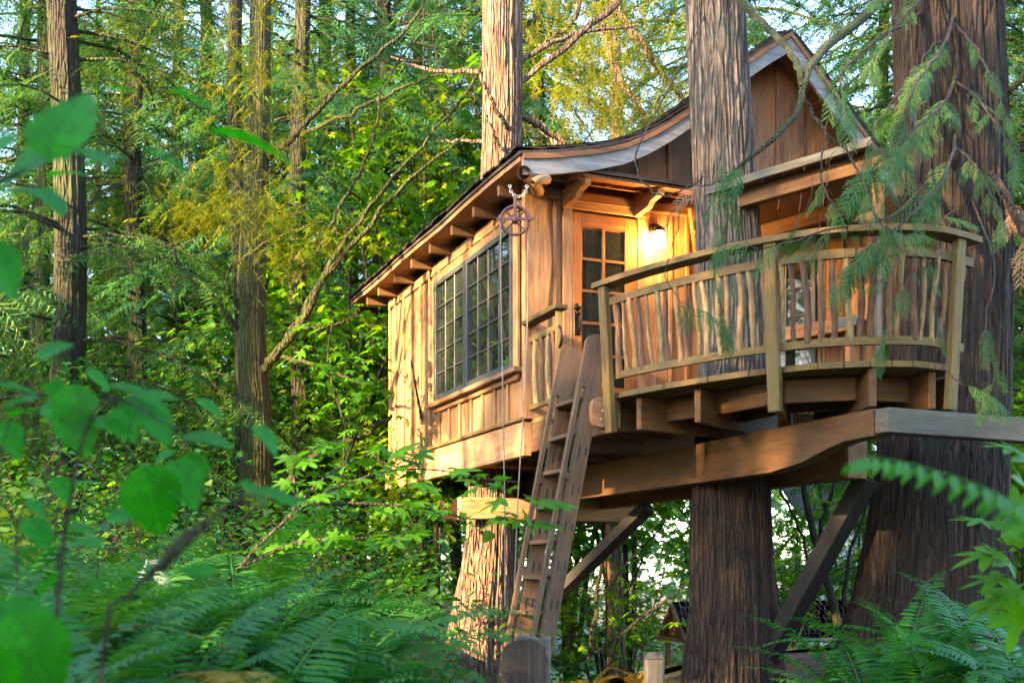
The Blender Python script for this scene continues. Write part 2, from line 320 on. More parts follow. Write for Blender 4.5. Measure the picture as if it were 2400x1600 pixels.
def curve_pts(ctrl, n):
    c = [Vector(p) for p in ctrl]; c = [c[0] * 2 - c[1]] + c + [c[-1] * 2 - c[-2]]; out = []
    k = len(c) - 3
    for q in range(n):
        u = q / (n - 1) * k; i = min(int(u), k - 1); t = u - i; p0, p1, p2, p3 = c[i:i + 4]
        out.append(.5 * ((2 * p1) + (p2 - p0) * t + (2 * p0 - 5 * p1 + 4 * p2 - p3) * t * t + (3 * p1 - p0 - 3 * p2 + p3) * t ** 3))
    return out
def join_np(parts):
    vs, fs, o = [], [], 0
    for v, f in parts: vs.append(v); fs.append(np.asarray(f) + o); o += len(v)
    return np.concatenate(vs), np.concatenate(fs)
def tube_obj(name, ctrl, rad, mat, parent, n=8, m=14, wig=0):
    pts = curve_pts(ctrl, m); r = np.interp(np.linspace(0, 1, m), np.linspace(0, 1, len(rad)), rad) if hasattr(rad, '__len__') else rad
    if wig: pts = [p + Vector(RNG.normal(0, wig, 3)) for p in pts]
    o = Vector(pts[0]); v, f = tube_np([p - o for p in pts], r, n)
    return link(name, mesh_np(name, v, f, True), mat, parent, Matrix.Translation(o))
def cyl(name, a, b, r, mat, parent, n=12):
    a = Vector(a); b = Vector(b); v, f = tube_np([Vector((0, 0, 0)), b - a], r, n); v = list(map(tuple, v)); f = [tuple(q) for q in f] + [tuple(range(n))[::-1], tuple(range(n, 2 * n))]
    return link(name, mesh_py(name, v, f), mat, parent, Matrix.Translation(a))
def inst(tv, tf, R, L):
    """copies of a template: R (k,3,3) column frames incl. scale, L (k,3)"""
    tv = np.asarray(tv, float); v = np.einsum('kij,nj->kni', R, tv) + L[:, None, :]
    f = np.asarray(tf)[None] + (np.arange(len(L)) * len(tv))[:, None, None]
    return v.reshape(-1, 3), f.reshape(-1, np.asarray(tf).shape[1])
def frames(d, up, scale):
    d = d / (np.linalg.norm(d, axis=1)[:, None] + 1e-9); y = np.cross(up, d); y /= np.linalg.norm(y, axis=1)[:, None] + 1e-9; z = np.cross(d, y)
    return np.stack([d, y, z], -1) * np.asarray(scale).reshape(-1, 1, 1)
# ------------------------------------------------------------------ ground
def build_ground():
    xs = np.concatenate([np.linspace(-220, -16, 16), np.linspace(-15, 15, 76), np.linspace(16, 220, 16)]); ys = np.concatenate([np.linspace(-60, -5, 8), np.linspace(-4, 30, 86), np.linspace(32, 300, 16)])
    v = [(x, y, ground(x, y)) for y in ys for x in xs]; n = len(xs)
    f = [(j * n + i, j * n + i + 1, (j + 1) * n + i + 1, (j + 1) * n + i) for j in range(len(ys) - 1) for i in range(n - 1)]
    struct(link('ground', mesh_np('ground', v, f, True), 'soil'))
build_ground()
ZF = 2.77; ZB = 2.43; LW = 4.67; GP = -.6          # floor, beam underside, window-wall length, barge plane t
#PART2
# ================================================================== treehouse
TH = thing('treehouse', H(2, 2, ground(*H(2, 2, 0).xy)), 'cedar board treehouse with swooping roof, built between the big cedar trunks', 'treehouse')
# ---- roof profile from the front barge edge (pixel -> s, z in the plane t = GP)
prof = []
for px, py in ((1221, 353), (1300, 352), (1400, 343), (1464, 330), (1520, 307), (1570, 279), (1623, 243), (1690, 189), (1748, 136), (1800, 100), (1851, 70)):
    s = s_at(px, GP); prof.append((s, zpix(H(s, GP, 0), py)))
SAP, ZAP = prof[-1]
def roofz(s):
    if s > SAP: return ZAP - (s - SAP) * .96
    return float(np.interp(s, [p[0] for p in prof], [p[1] for p in prof]))
SE = prof[0][0]; SR = SAP + 1.75; TB = LW + .73
ps = [(s, z) for s, z in prof] + [(SR, roofz(SR))]
def roof_layer(name, d0, d1, t0, t1, pts, mat, parent):
    v = []; n = len(pts); nt_ = 9
    for k in range(nt_):
        t = t0 + (t1 - t0) * k / (nt_ - 1)
        for d in (d0, d1):
            for s, z in pts: v.append(H(s, t, z + d + .01 * math.sin(k * 1.9 + s * 3)))
    f = []; q = 2 * n
    for k in range(nt_ - 1):
        a = k * q; b2 = a + q
        for i in range(n - 1): f += [(a + i, a + i + 1, b2 + i + 1, b2 + i), (a + n + i, b2 + n + i, b2 + n + i + 1, a + n + i + 1)]
        f += [(a, b2, b2 + n, a + n), (a + n - 1, a + 2 * n - 1, b2 + 2 * n - 1, b2 + n - 1)]
    for a in (0, (nt_ - 1) * q):
        for i in range(n - 1): f.append((a + i, a + n + i, a + n + i + 1, a + i + 1))
    return frame_obj(name, v, f, H(SE, t0, 5), D1, UP, mat, parent)
ROOF = roof_layer('roof', -.075, -.03, GP + .02, TB, ps, 'frontwall', TH)
roof_layer('roof_covering', -.028, .0, GP - .02, TB + .03, [(s - .02 * (i == 0), z) for i, (s, z) in enumerate(ps)], 'shingle', ROOF)
# shakes on the swooping slope and along the ridge side
def shakes():
    tv, tf = cbox_data(1, 1, 1, .01); tf = [q for q in tf]; R, L = [], []
    cum = [0]
    for i in range(1, len(ps)): cum.append(cum[-1] + math.hypot(ps[i][0] - ps[i - 1][0], ps[i][1] - ps[i - 1][1]))
    def at(u): return np.interp(u, cum, [p[0] for p in ps]), np.interp(u, cum, [p[1] for p in ps])
    u = -.03
    while u < cum[-1] - .1:
        s0, z0 = at(max(u, 0)); s1, z1 = at(u + .26); s0 += min(u, 0)
        desc = s1 > SAP + .05
        x = (H(s1, 0, z1) - H(s0, 0, z0)).normalized(); t = GP - .03
        while t < TB:
            w = random.uniform(.09, .2); y = D1; z = x.cross(y) * (1 if True else -1)
            if z.z < 0: z = -z
            tilt = .10 if not desc else -.10
            xx = (x - z * tilt * .5).normalized(); zz = (z + x * tilt * .5).normalized()
            mid = H((s0 + s1) / 2, t + w / 2, (z0 + z1) / 2) + zz * .022 + x * random.uniform(-.015, .015)
            R.append(np.array([xx * random.uniform(.27, .31), y * (w - .012), zz * .016]).T); L.append(np.array(mid)); t += w
        u += .2
    quads = [q for q in tf if len(q) == 4]; v, f = inst(tv, quads, np.array(R), np.array(L))
    stuff(link('shake_shingles', mesh_np('shake_shingles', v, f), 'shingle', ROOF))
shakes()
# barge boards (front): curved left sweep, straight right rake
def barge(name, pts, d0, d1, t0, t1, mat):
    v = []; n = len(pts)
    for t in (t0, t1):
        for d in (d0, d1):
            for s, z in pts: v.append(H(s, t, z + d))
    f = []
    for i in range(n - 1):
        f += [(i, i + 1, n + i + 1, n + i), (2 * n + i, 3 * n + i, 3 * n + i + 1, 2 * n + i + 1), (i, 2 * n + i, 2 * n + i + 1, i + 1), (n + i, n + i + 1, 3 * n + i + 1, 3 * n + i)]
    for i in (0, n - 1): f.append((i, n + i, 3 * n + i, 2 * n + i))
    return frame_obj(name, v, f, H(pts[0][0], t0, pts[0][1]), D2, UP, mat, TH)
fine = [(s, roofz(s)) for s in np.linspace(SE + .015, SAP, 40)]
barge('barge_board', fine, -.215, -.078, GP - .012, GP + .018, 'barge')
barge('barge_trim', fine, -.078, -.03, GP - .03, GP + .018, 'gable')
rk = [(s, roofz(s)) for s in (SAP, SR)]
barge('barge_board', rk, -.25, -.078, GP - .012, GP + .018, 'barge')
barge('barge_trim', rk, -.078, -.03, GP - .03, GP + .018, 'gable')
# ---- window wall: s = 0 plane, boards with battens
WW = frame_obj('side_wall', [H(s, t, z) for z in (ZF, 4.93) for s, t in ((.03, .02), (.12, .02), (.12, LW), (.03, LW))], [(0, 1, 2, 3)[::-1], (4, 5, 6, 7), (0, 1, 5, 4), (1, 2, 6, 5), (2, 3, 7, 6), (3, 0, 4, 7)], H(.03, 0, ZF), UP, D1, 'siding', TH)
T0, T1, Z0, Z1 = .31, 2.68, 3.30, 4.66
tb = [.16 + .353 * i for i in range(14)]; tb[-1] = LW
def vboard(name, t0, t1, z0, z1, so, th, mat, par):
    a = H(so, (t0 + t1) / 2, z0); b = H(so, (t0 + t1) / 2, z1)
    return board(name, a, b, t1 - t0, th, mat, par, up=-D2, c=.004)
for i in range(len(tb) - 1):
    t0, t1 = tb[i] + .002, tb[i + 1] - .002; tm = (t0 + t1) / 2
    if T0 - .1 < tm < T1 + .05:
        vboard('siding_board', t0, t1, ZF + .03, Z0 - .1, .017, .026, 'siding', WW)
        vboard('siding_board', t0, t1, Z1 + .03, 4.92, .017, .026, 'siding', WW)
    else: vboard('siding_board', t0, t1, ZF + .03 - (.12 if t0 > 2.9 else 0), 4.92, .017, .026, 'siding', WW)
for i in range(1, len(tb) - 1):
    t = tb[i]
    if T0 - .05 < t < T1 + .12:
        vboard('batten', t - .022, t + .022, ZF + .03, Z0 - .13, -.010, .024, 'trim', WW); vboard('batten', t - .022, t + .022, Z1 + .09, 4.9, -.010, .024, 'trim', WW)
    else: vboard('batten', t - .022, t + .022, ZF + .03 - (.12 if t > 2.9 else 0), 4.9, -.010, .024, 'trim', WW)
vboard('corner_trim', LW - .05, LW + .02, ZB + .05, 4.9, -.012, .03, 'trim', WW)
board('drip_ledge', H(-.03, .02, ZF + .005), H(-.03, 2.88, ZF + .005), .10, .035, 'deckwood', WW)
# ---- window
WIN = board('window', H(-.005, T0, (Z0 + Z1) / 2), H(-.005, T1, (Z0 + Z1) / 2), .03, Z1 - Z0, 'frame', TH, c=.003); WIN['label'] = 'large dark framed casement window with small panes'
TM = T0 + (T1 - T0) * .56
def wbar(name, ta, za, tb_, zb, w, d, so, mat, par): return board(name, H(so, ta, za), H(so, tb_, zb), d, w, mat, par, up=(D1 if abs(tb_ - ta) < 1e-6 else UP), c=.003)
def bar_s(name, ta, za, tb_, zb, w, d, so, mat, par):          # bar lying in the s = const plane
    a, b = H(so, ta, za), H(so, tb_, zb); return board(name, a, b, d, w, mat, par, up=(D1 if abs(ta - tb_) < 1e-6 else UP), c=.003)
for a, b_, cols in ((T0, TM - .008, 4), (TM + .008, T1, 3)):
    fr = .055
    for ta, za, tb_, zb in ((a + fr / 2, Z0, a + fr / 2, Z1), (b_ - fr / 2, Z0, b_ - fr / 2, Z1)): bar_s('sash_frame', ta, za, tb_, zb, fr, .05, -.035, 'frame', WIN)
    for z in (Z0 + fr / 2, Z1 - fr / 2): bar_s('sash_frame', a + fr, z, b_ - fr, z, fr, .048, -.035, 'frame', WIN)
    ga, gb = a + fr, b_ - fr; za, zb = Z0 + fr, Z1 - fr
    for i in range(1, cols): bar_s('muntin', ga + (gb - ga) * i / cols, za, ga + (gb - ga) * i / cols, zb, .018, .026, -.034, 'frame', WIN)
    for j in range(1, 5): bar_s('muntin', ga, za + (zb - za) * j / 5, gb, za + (zb - za) * j / 5, .018, .024, -.034, 'frame', WIN)
    for i in range(cols):
        for j in range(5):
            x0 = ga + (gb - ga) * i / cols + .01; x1 = ga + (gb - ga) * (i + 1) / cols - .01; y0 = za + (zb - za) * j / 5 + .01; y1 = za + (zb - za) * (j + 1) / 5 - .01
            e = [random.uniform(-.0022, .0022) for _ in range(4)]
            slab('pane', [H(-.028 + e[0], x0, y0), H(-.028 + e[1], x1, y0), H(-.028 + e[0] + e[1] - e[2] if 0 else -.028 + e[2], x1, y1), H(-.028 + e[0] - e[1] + e[2], x0, y1)], D2 * .004, 'glass', WIN, x=D1)
vboard('window_casing', T1 + .002, T1 + .095, Z0 - .1, Z1 + .1, -.026, .034, 'trim', WW); vboard('window_casing', T0 - .12, T0 - .002, Z0 - .1, Z1 + .1, -.026, .034, 'trim', WW)
board('head_casing', H(-.026, T0 - .12, Z1 + .05), H(-.026, T1 + .095, Z1 + .05), .036, .09, 'trim', WW)
board('window_sill', H(-.05, T0 - .2, Z0 - .045), H(-.05, T1 + .16, Z0 - .045), .12, .05, 'trim', WW); board('sill_apron', H(-.02, T0 - .1, Z0 - .1), H(-.02, T1 + .08, Z0 - .1), .035, .055, 'trim', WW)
# ---- frieze + rafter tails
board('frieze_board', H(-.012, .0, 4.84), H(-.012, LW, 4.84), .022, .11, 'trim', WW)
for px in (1167, 1108, 1057, 1006, 963, 923, 886, 859, 834):
    t = t_at(px, SE + .05); ze = roofz(SE) - .085
    board('rafter_tail', H(SE + .05, t, ze - .055), H(.03, t, ze - .05), .05, .105, 'beam', TH)
# ---- front wall: t = 0 plane
FW = frame_obj('front_wall', [H(s, t, z) for z in (ZF, 4.93) for s, t in ((.0, .03), (2.35, .03), (2.35, .14), (.0, .14))], [(0, 1, 2, 3)[::-1], (4, 5, 6, 7), (0, 1, 5, 4), (1, 2, 6, 5), (2, 3, 7, 6), (3, 0, 4, 7)], H(0, .03, ZF), UP, D1, 'frontwall', TH)
def fboard(name, s0, s1, z0, z1, t, th, mat, par, z1b=None):
    if z1b is None: return board(name, H((s0 + s1) / 2, t, z0), H((s0 + s1) / 2, t, z1), s1 - s0, th, mat, par, up=-D1, c=.004)
    v = [H(s, q, z) for q in (t - th / 2, t + th / 2) for s, z in ((s0, z0), (s1, z0), (s1, z1b), (s0, z1))]
    return frame_obj(name, v, [(0, 1, 2, 3), (7, 6, 5, 4), (0, 4, 5, 1), (1, 5, 6, 2), (2, 6, 7, 3), (3, 7, 4, 0)], H(s0, t, z0), UP, -D1, mat, par)
DS0, DS1, DZ1 = .447, 1.13, 4.76
for s0, s1 in ((.19, .255), (.258, .33), (1.225, 1.36), (1.363, 1.485), (1.53, 1.7), (1.703, 1.87), (1.873, 2.04), (2.043, 2.2), (2.203, 2.35)): fboard('wall_board', s0, s1, ZF, 4.92, .016, .024, 'frontwall', FW)
for s in (.256, 1.51, 1.70, 1.95, 2.2): fboard('batten', s - .02, s + .02, ZF, 4.9, -.008, .022, 'frontwall', FW)
for s0, s1 in ((.33, .6), (.603, .85), (.853, 1.1), (1.103, 1.22)): fboard('wall_board', s0, s1, DZ1 + .16, 4.92, .016, .024, 'frontwall', FW)
fboard('door_casing', .345, .44, ZF, DZ1 + .03, -.006, .04, 'trim', FW); fboard('door_casing', 1.137, 1.215, ZF, DZ1 + .03, -.006, .04, 'frontwall', FW)
board('door_header', H(.33, -.012, DZ1 + .095), H(1.235, -.012, DZ1 + .095), .05, .13, 'trim', FW)
# wavy corner post slab
v = []; n = 16
for i in range(n):
    z = ZF - .0 + (5.02 - ZF) * i / (n - 1); w0 = .012 * math.sin(z * 4.1) + .01 * math.sin(z * 9.3); w1 = .02 * math.sin(z * 3.1 + 1) + .012 * math.sin(z * 7.7); zz = sm((z - 4.3) / .7)
    v += [H(-.045 + w0 - .03 * zz, -.035, z), H(.185 + w1, -.035, z), H(.185 + w1, .012, z), H(-.045 + w0 - .03 * zz, .012, z)]
f = [(i * 4 + j, i * 4 + (j + 1) % 4, i * 4 + 4 + (j + 1) % 4, i * 4 + 4 + j) for i in range(n - 1) for j in range(4)] + [(3, 2, 1, 0), (4 * n - 4, 4 * n - 3, 4 * n - 2, 4 * n - 1)]
frame_obj('corner_post', v, f, H(0, 0, ZF), UP, -D1, 'siding', TH)
vboard('corner_batten', -.03, .05, ZF, 4.93, -.03, .05, 'siding', TH)
# ---- door
DOOR = board('door', H((DS0 + DS1) / 2, .012, ZF + .02), H((DS0 + DS1) / 2, .012, DZ1), DS1 - DS0, .03, 'door', TH, up=-D1); DOOR['label'] = 'warm honey wood door with glass panes'
G0, G1 = .54, 1.0; GZ = [4.63 - .305 * i for i in range(6)]
def fbar(name, a, b, w, d, t, mat, par):
    a = H(a[0], t, a[1]); b = H(b[0], t, b[1]); return board(name, a, b, d, w, mat, par, up=(D2 if abs(a.z - b.z) > .01 else UP), c=.003)
for s0, s1 in ((DS0, G0), (G1, DS1)): fbar('stile', ((s0 + s1) / 2, ZF + .02), ((s0 + s1) / 2, DZ1), s1 - s0, .03, -.008, 'door', DOOR)
fbar('door_rail', (G0, (GZ[0] + DZ1) / 2), (G1, (GZ[0] + DZ1) / 2), DZ1 - GZ[0], .028, -.008, 'door', DOOR); fbar('door_rail', (G0, (ZF + .02 + GZ[5]) / 2), (G1, (ZF + .02 + GZ[5]) / 2), GZ[5] - ZF - .02, .028, -.008, 'door', DOOR)
GM = (G0 + G1) / 2
for i in range(1, 5): fbar('muntin', (G0, GZ[i]), (G1, GZ[i]), .028, .022, -.01, 'door', DOOR)
fbar('muntin', (GM, GZ[5]), (GM, GZ[0]), .028, .025, -.01, 'door', DOOR)
for i in range(5):
    for s0, s1 in ((G0, GM - .013), (GM + .013, G1)):
        e = random.uniform(-.002, .002); slab('pane', [H(s0, -.008 + e, GZ[i + 1] + .013), H(s1, -.008 - e, GZ[i + 1] + .013), H(s1, -.008 - e, GZ[i] - .013), H(s0, -.008 + e, GZ[i] - .013)], D1 * .003, 'glass', DOOR, x=D2)
def lathe(name, prof_, mw, mat, parent, n=16, arc=None):
    v = [(r * math.cos(2 * math.pi * k / n), r * math.sin(2 * math.pi * k / n), z) for r, z in prof_ for k in range(n)]; m_ = len(prof_)
    f = [(i * n + k, i * n + (k + 1) % n, (i + 1) * n + (k + 1) % n, (i + 1) * n + k) for i in range(m_ - 1) for k in range(n)]
    f += [tuple(range(n))[::-1], tuple(range((m_ - 1) * n, m_ * n))]
    return link(name, mesh_py(name, v, f, True), mat, parent, mw)
def face_mw(p, normal, up=UP):         # local Z = normal
    z = Vector(normal).normalized(); x = Vector(up).cross(z).normalized(); y = z.cross(x); m_ = Matrix((x, y, z)).transposed().to_4x4(); m_.translation = Vector(p); return m_
lathe('deadbolt', [(.034, 0), (.036, .012), (.028, .022), (.012, .03)], face_mw(H(.485, -.023, zpix(H(.485, 0, 0), 721)), -D1), 'iron', DOOR)
zk = zpix(H(.49, 0, 0), 760)
fboard('handle_plate', .455, .515, zk - .11, zk + .11, -.027, .012, 'iron', DOOR)
tube_obj('door_handle', [H(.485, -.035, zk + .07), H(.485, -.085, zk + .05), H(.485, -.085, zk - .06), H(.485, -.035, zk - .09)], .013, 'iron', DOOR)
lathe('thumb_latch', [(.022, 0), (.024, .02), (.01, .03)], face_mw(H(.485, -.034, zk + .1), -D1), 'iron', DOOR)
# ---- gable wall above the plate
sg = .0
GW = frame_obj('gable_wall', [H(s, t, z) for t in (-.25, .1) for s, z in [(.03, 4.94)] + [(s, roofz(s) - .08) for s in np.linspace(.03, SR - .2, 14)] + [(SR - .2, 4.94)]], [tuple(range(16))[::-1], tuple(range(16, 32))] + [(i, i + 1, 17 + i, 16 + i) for i in range(15)], H(0, .03, 4.94), UP, D1, 'gable', TH)
s = .02
while s < SR - .3:
    w = random.choice((.27, .3, .33)); s1 = min(s + w, SR - .25)
    za, zb = roofz(s) - .085, roofz(s1) - .085
    fboard('gable_board', s + .003, s1 - .003, 4.94, za, -.268, .026, 'gable', GW, z1b=zb)
    fboard('batten', s1 - .022, s1 + .022, 4.94, min(roofz(s1 - .022), roofz(s1 + .022)) - .09, -.292, .02, 'gable', GW); s = s1
board('wall_plate', H(.0, -.03, 4.90), H(2.4, -.03, 4.90), .06, .09, 'frontwall', TH)
# ---- little canopy over the door
CAN = slab('door_canopy', [H(.30, -.55, 4.915), H(1.85, -.55, 4.915), H(1.85, -.03, 5.03), H(.30, -.03, 5.03)], (0, 0, .03), 'door', TH, x=D2)
slab('canopy_shingles', [H(.36, -.58, 4.947), H(1.87, -.58, 4.947), H(1.87, -.03, 5.062), H(.36, -.03, 5.062)], (0, 0, .03), 'shingle', CAN, x=D2)
for sb in (.36, 1.12, 1.78):
    p = [(-.53, 4.905), (-.53, 4.86), (-.36, 4.84), (-.30, 4.80), (-.03, 4.78), (-.03, 5.0)]
    v = [H(sb + e, t, z) for e in (-.03, .03) for t, z in p]; frame_obj('corbel', v, [(5, 4, 3, 2, 1, 0), tuple(range(6, 12))] + [(i, (i + 1) % 6, 6 + (i + 1) % 6, 6 + i) for i in range(6)], H(sb, 0, 4.9), -D1, UP, 'trim', CAN)
board('canopy_end_block', H(.285, -.52, 4.955), H(.285, -.2, 5.0), .05, .075, 'trim', CAN)
# ---- porch shelf roof on the right
ZS = 4.62
A = P(1655, 453, (ZS - EYE) * FPX / (HOR - 453)); B = P(2046, 335, (ZS - EYE) * FPX / (HOR - 335)); A.z = B.z = ZS
dAB = (B - A).normalized(); nAB = Vector((-dAB.y, dAB.x, 0)); nAB = nAB if nAB.y > 0 else -nAB
B2 = Vector((B.x, B.y, 0)) * 1.14; B2.z = ZS; A2 = H(1.75, -.02, ZS); B3 = H(3.4, .1, ZS)
for i in range(8):                       # roof boards, each lying side by side behind the edge
    k0, k1 = i / 8, (i + 1) / 8 - .006
    a0 = A.lerp(B, k0); a1 = A.lerp(B, k1); e0 = A2.lerp(B2, k0); e1 = A2.lerp(B2, k1)
    slab('porch_roof_board', [a0, a1, e1, e0], (0, 0, .03), 'gable', TH, x=nAB)
slab('porch_roof_fill', [A2, B2, B3], (0, 0, .03), 'gable', TH)
board('porch_fascia', A + UP * .012 - nAB * .012, B + UP * .012 - nAB * .012, .022, .07, 'greywood', TH)
board('porch_beam', A + nAB * .16 - UP * .08 + dAB * .05, B + nAB * .16 - UP * .08, .08, .15, 'beam', TH)
board('porch_beam', A2 + nAB * .1 - UP * .07 + dAB * .2, B2 - nAB * .05 - UP * .07, .08, .13, 'gable', TH)
# ---- angled wall with window under the shelf
Q = Vector((2.29, 11.86, 0)); R_ = Q + Vector((.707, -.707, 0)) * 1.52; dq = (R_ - Q).normalized(); nq = Vector((-.707, -.707, 0))
def A_(r, z, o=0): return Q + dq * r + nq * o + UP * z
AW = frame_obj('angled_wall', [A_(r, z, o) for z in (ZF, ZS - .002) for r, o in ((0, -.03), (1.5, -.03), (1.5, -.12), (0, -.12))], [(0, 1, 2, 3), (7, 6, 5, 4), (0, 4, 5, 1), (1, 5, 6, 2), (2, 6, 7, 3), (3, 7, 4, 0)], A_(0, ZF), UP, dq, 'siding', TH)
def aboard(name, r0, r1, z0, z1, o, th, mat, par): return board(name, A_((r0 + r1) / 2, z0, o), A_((r0 + r1) / 2, z1, o), r1 - r0, th, mat, par, up=nq, c=.004)
for r0, r1 in ((.0, .235), (.90, .985), (.99, 1.165), (1.17, 1.34), (1.345, 1.5)): aboard('siding_board', r0, r1, ZF, ZS - .01, -.014, .024, 'siding', AW)
for r in (.93, 1.168, 1.343, 1.49): aboard('batten', r - .02, r + .02, ZF, ZS - .012, .008, .02, 'siding', AW)
aboard('siding_board', .238, .897, ZF, 2.93, -.014, .024, 'siding', AW); aboard('siding_board', .238, .897, 4.42, ZS - .01, -.014, .024, 'siding', AW)
AWIN = aboard('porch_window', .24, .90, 2.93, 4.42, -.005, .03, 'frame', TH); AWIN['label'] = 'dark framed porch window behind the railing'
for r in (.265, .875): aboard('sash_frame', r - .025, r + .025, 2.95, 4.40, .02, .03, 'frame', AWIN)
for z in (2.965, 4.39): board('sash_frame', A_(.29, z, .02), A_(.85, z, .02), .03, .05, 'frame', AWIN)
aboard('muntin', .56, .578, 2.99, 4.36, .018, .02, 'frame', AWIN)
for k in range(1, 5): board('muntin', A_(.29, 2.99 + .274 * k, .018), A_(.85, 2.99 + .274 * k, .018), .022, .018, 'frame', AWIN)
for i in range(2):
    for k in range(5):
        r0, r1 = .292 + i * .288, .558 + i * .288; z0, z1 = 3.0 + k * .274, 3.25 + k * .274
        slab('pane', [A_(r0, z0, .014), A_(r1, z0, .014), A_(r1, z1, .014), A_(r0, z1, .014)], nq * -.004, 'glass', AWIN, x=dq)
# back walls so the house is a closed volume
def wallbox(name, a, b, z0, z1, th, mat):
    return board(name, Vector((a.x, a.y, (z0 + z1) / 2)), Vector((b.x, b.y, (z0 + z1) / 2)), th, z1 - z0, mat, TH, c=.002)
wallbox('back_wall', H(.05, LW - .06, 0), H(3.9, LW - .06, 0), ZF, 5.1, .1, 'siding'); wallbox('right_wall', H(3.95, LW, 0), R_ + Vector((.1, .25, 0)), ZF, 5.0, .1, 'siding')
# ---- floor, beams, joists under the house
fl = [H(.03, .05, 2.5), H(2.35, .05, 2.5), H(3.3, .3, 2.5), H(3.9, LW, 2.5), H(.03, LW, 2.5)]
slab('house_floor', fl, (0, 0, .265), 'floor', TH, x=D2)
for t in (.45, 1.15, 2.55, 3.3, 4.0, 4.6): board('floor_joist', H(.04, t, 2.465), H(3.7, t, 2.465), .05, .068, 'beam', TH)
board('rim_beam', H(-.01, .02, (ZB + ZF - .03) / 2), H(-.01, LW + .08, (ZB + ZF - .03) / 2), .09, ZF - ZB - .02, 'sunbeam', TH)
def prismbeam(name, s, th, prof_tz, mat):
    n = len(prof_tz); v = [H(s + e, t, z) for e in (-th / 2, th / 2) for t, z in prof_tz]
    return frame_obj(name, v, [tuple(range(n))[::-1], tuple(range(n, 2 * n))] + [(i, (i + 1) % n, n + (i + 1) % n, n + i) for i in range(n)], H(s, 0, prof_tz[0][1]), D1, UP, mat, TH)
prismbeam('support_beam', 1.0, .14, [(4.4, 2.10), (-2.55, 2.09), (-2.95, 2.13), (-3.25, 2.2), (-3.45, 2.235), (-3.76, 2.24), (-3.76, 2.42), (4.4, 2.42)], 'beam')
prismbeam('support_beam', 1.83, .13, [(4.4, 2.07), (-2.38, 2.08), (-2.38, 2.42), (4.4, 2.42)], 'cedarwood' if 'cedarwood' in M else 'gable')
board('beam_end_cap', H(1.83, -2.40, 2.25), H(1.83, -2.46, 2.25), .19, .34, 'trim', TH)
board('outer_beam', H(.93, -3.835, 2.33), H(5.4, -3.72, 2.30), .13, .165, 'greywood', TH)
lathe('lag_bolt', [(.028, 0), (.03, .025), (.02, .04)], face_mw(H(2.35, -3.72, 2.215), (0, -.3, -1), (1, 0, 0)), 'chain', TH)
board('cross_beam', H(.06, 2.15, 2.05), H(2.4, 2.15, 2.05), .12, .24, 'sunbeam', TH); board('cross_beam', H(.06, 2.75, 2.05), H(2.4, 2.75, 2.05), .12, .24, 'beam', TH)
# diagonal braces
board('brace', P(1520, 1185, 12.2), P(1300, 1400, 12.9), .13, .13, 'black', TH, roll=.4)
board('brace', P(2032, 1118, 9.55), P(1800, 1540, 10.15), .15, .15, 'black', TH, roll=.3)
# ---- outrigger carrying the pulley
tube_obj('outrigger_log', [H(SE + .36, GP + .45, 4.87), H(SE + .2, GP + .2, 4.86), H(SE - .0, GP - .06, 4.83)], [.06, .055, .062], 'trim', TH, n=12)
tube_obj('outrigger_fork', [H(SE + .25, GP + .0, 4.82), H(SE + .12, GP - .12, 4.76), H(SE + .05, GP - .14, 4.72)], [.045, .04, .03], 'trim', TH, n=10)
# ================================================================== deck
ZD = ZF - .005
edge = [(.02, -1.70), (.10, -2.1), (.22, -2.5), (.42, -3.0), (.7, -3.44), (1.0, -3.67), (1.3, -3.77), (1.56, -3.73), (1.74, -3.68)]
def tfront(s): return float(np.interp(s, [e[0] for e in edge], [e[1] for e in edge]))
DK = thing('deck', H(1.4, -2, ground(*H(1.4, -2, 0).xy)), 'curved wooden deck with mossy board ends and radiating joists below', 'deck')
s = .02; TRS, TRT = st(P(1706, 900, 10.35)); TR = .36
k = 0
while s < 1.73:
    s1 = min(s + .138, 1.74); g = .004; a0, a1 = s + g, s1 - g
    def strip(ta0, ta1, tb0, tb1):
        v = [H(q, t, z) for z in (ZD - .042, ZD) for q, t in ((a0, ta0), (a1, ta1), (a1, tb1), (a0, tb0))]
        frame_obj('deck_board', v, [(3, 2, 1, 0), (4, 5, 6, 7), (0, 1, 5, 4), (1, 2, 6, 5), (2, 3, 7, 6), (3, 0, 4, 7)], H(a0, ta0, ZD), D1, UP, 'deckwood', DK)
    tb_ = .0 if s1 < 2.3 else .4
    def hole(q): d = TR * TR - (q - TRS) ** 2; return math.sqrt(d) if d > 0 else None
    h0, h1 = hole(a0), hole(a1)
    if h0 and h1: strip(tfront(a0), tfront(a1), TRT - h0, TRT - h1); strip(TRT + h0, TRT + h1, tb_, tb_)
    else: strip(tfront(a0), tfront(a1), tb_, tb_)
    s = s1
for q in ((1.75, 1.85), (1.86, 1.96), (1.97, 2.06), (2.07, 2.17), (2.18, 2.28), (2.29, 2.42), (2.43, 2.56)):    # boards behind the big trunk
    v = [H(s_, t, z) for z in (ZD - .042, ZD) for s_, t in ((q[0], -1.6), (q[1], -1.5), (q[1], .3), (q[0], .3))]
    frame_obj('deck_board', v, [(3, 2, 1, 0), (4, 5, 6, 7), (0, 1, 5, 4), (1, 2, 6, 5), (2, 3, 7, 6), (3, 0, 4, 7)], H(q[0], -1.6, ZD), D1, UP, 'deckwood', DK)
CEN = Vector((2.5, 10.4, 0))
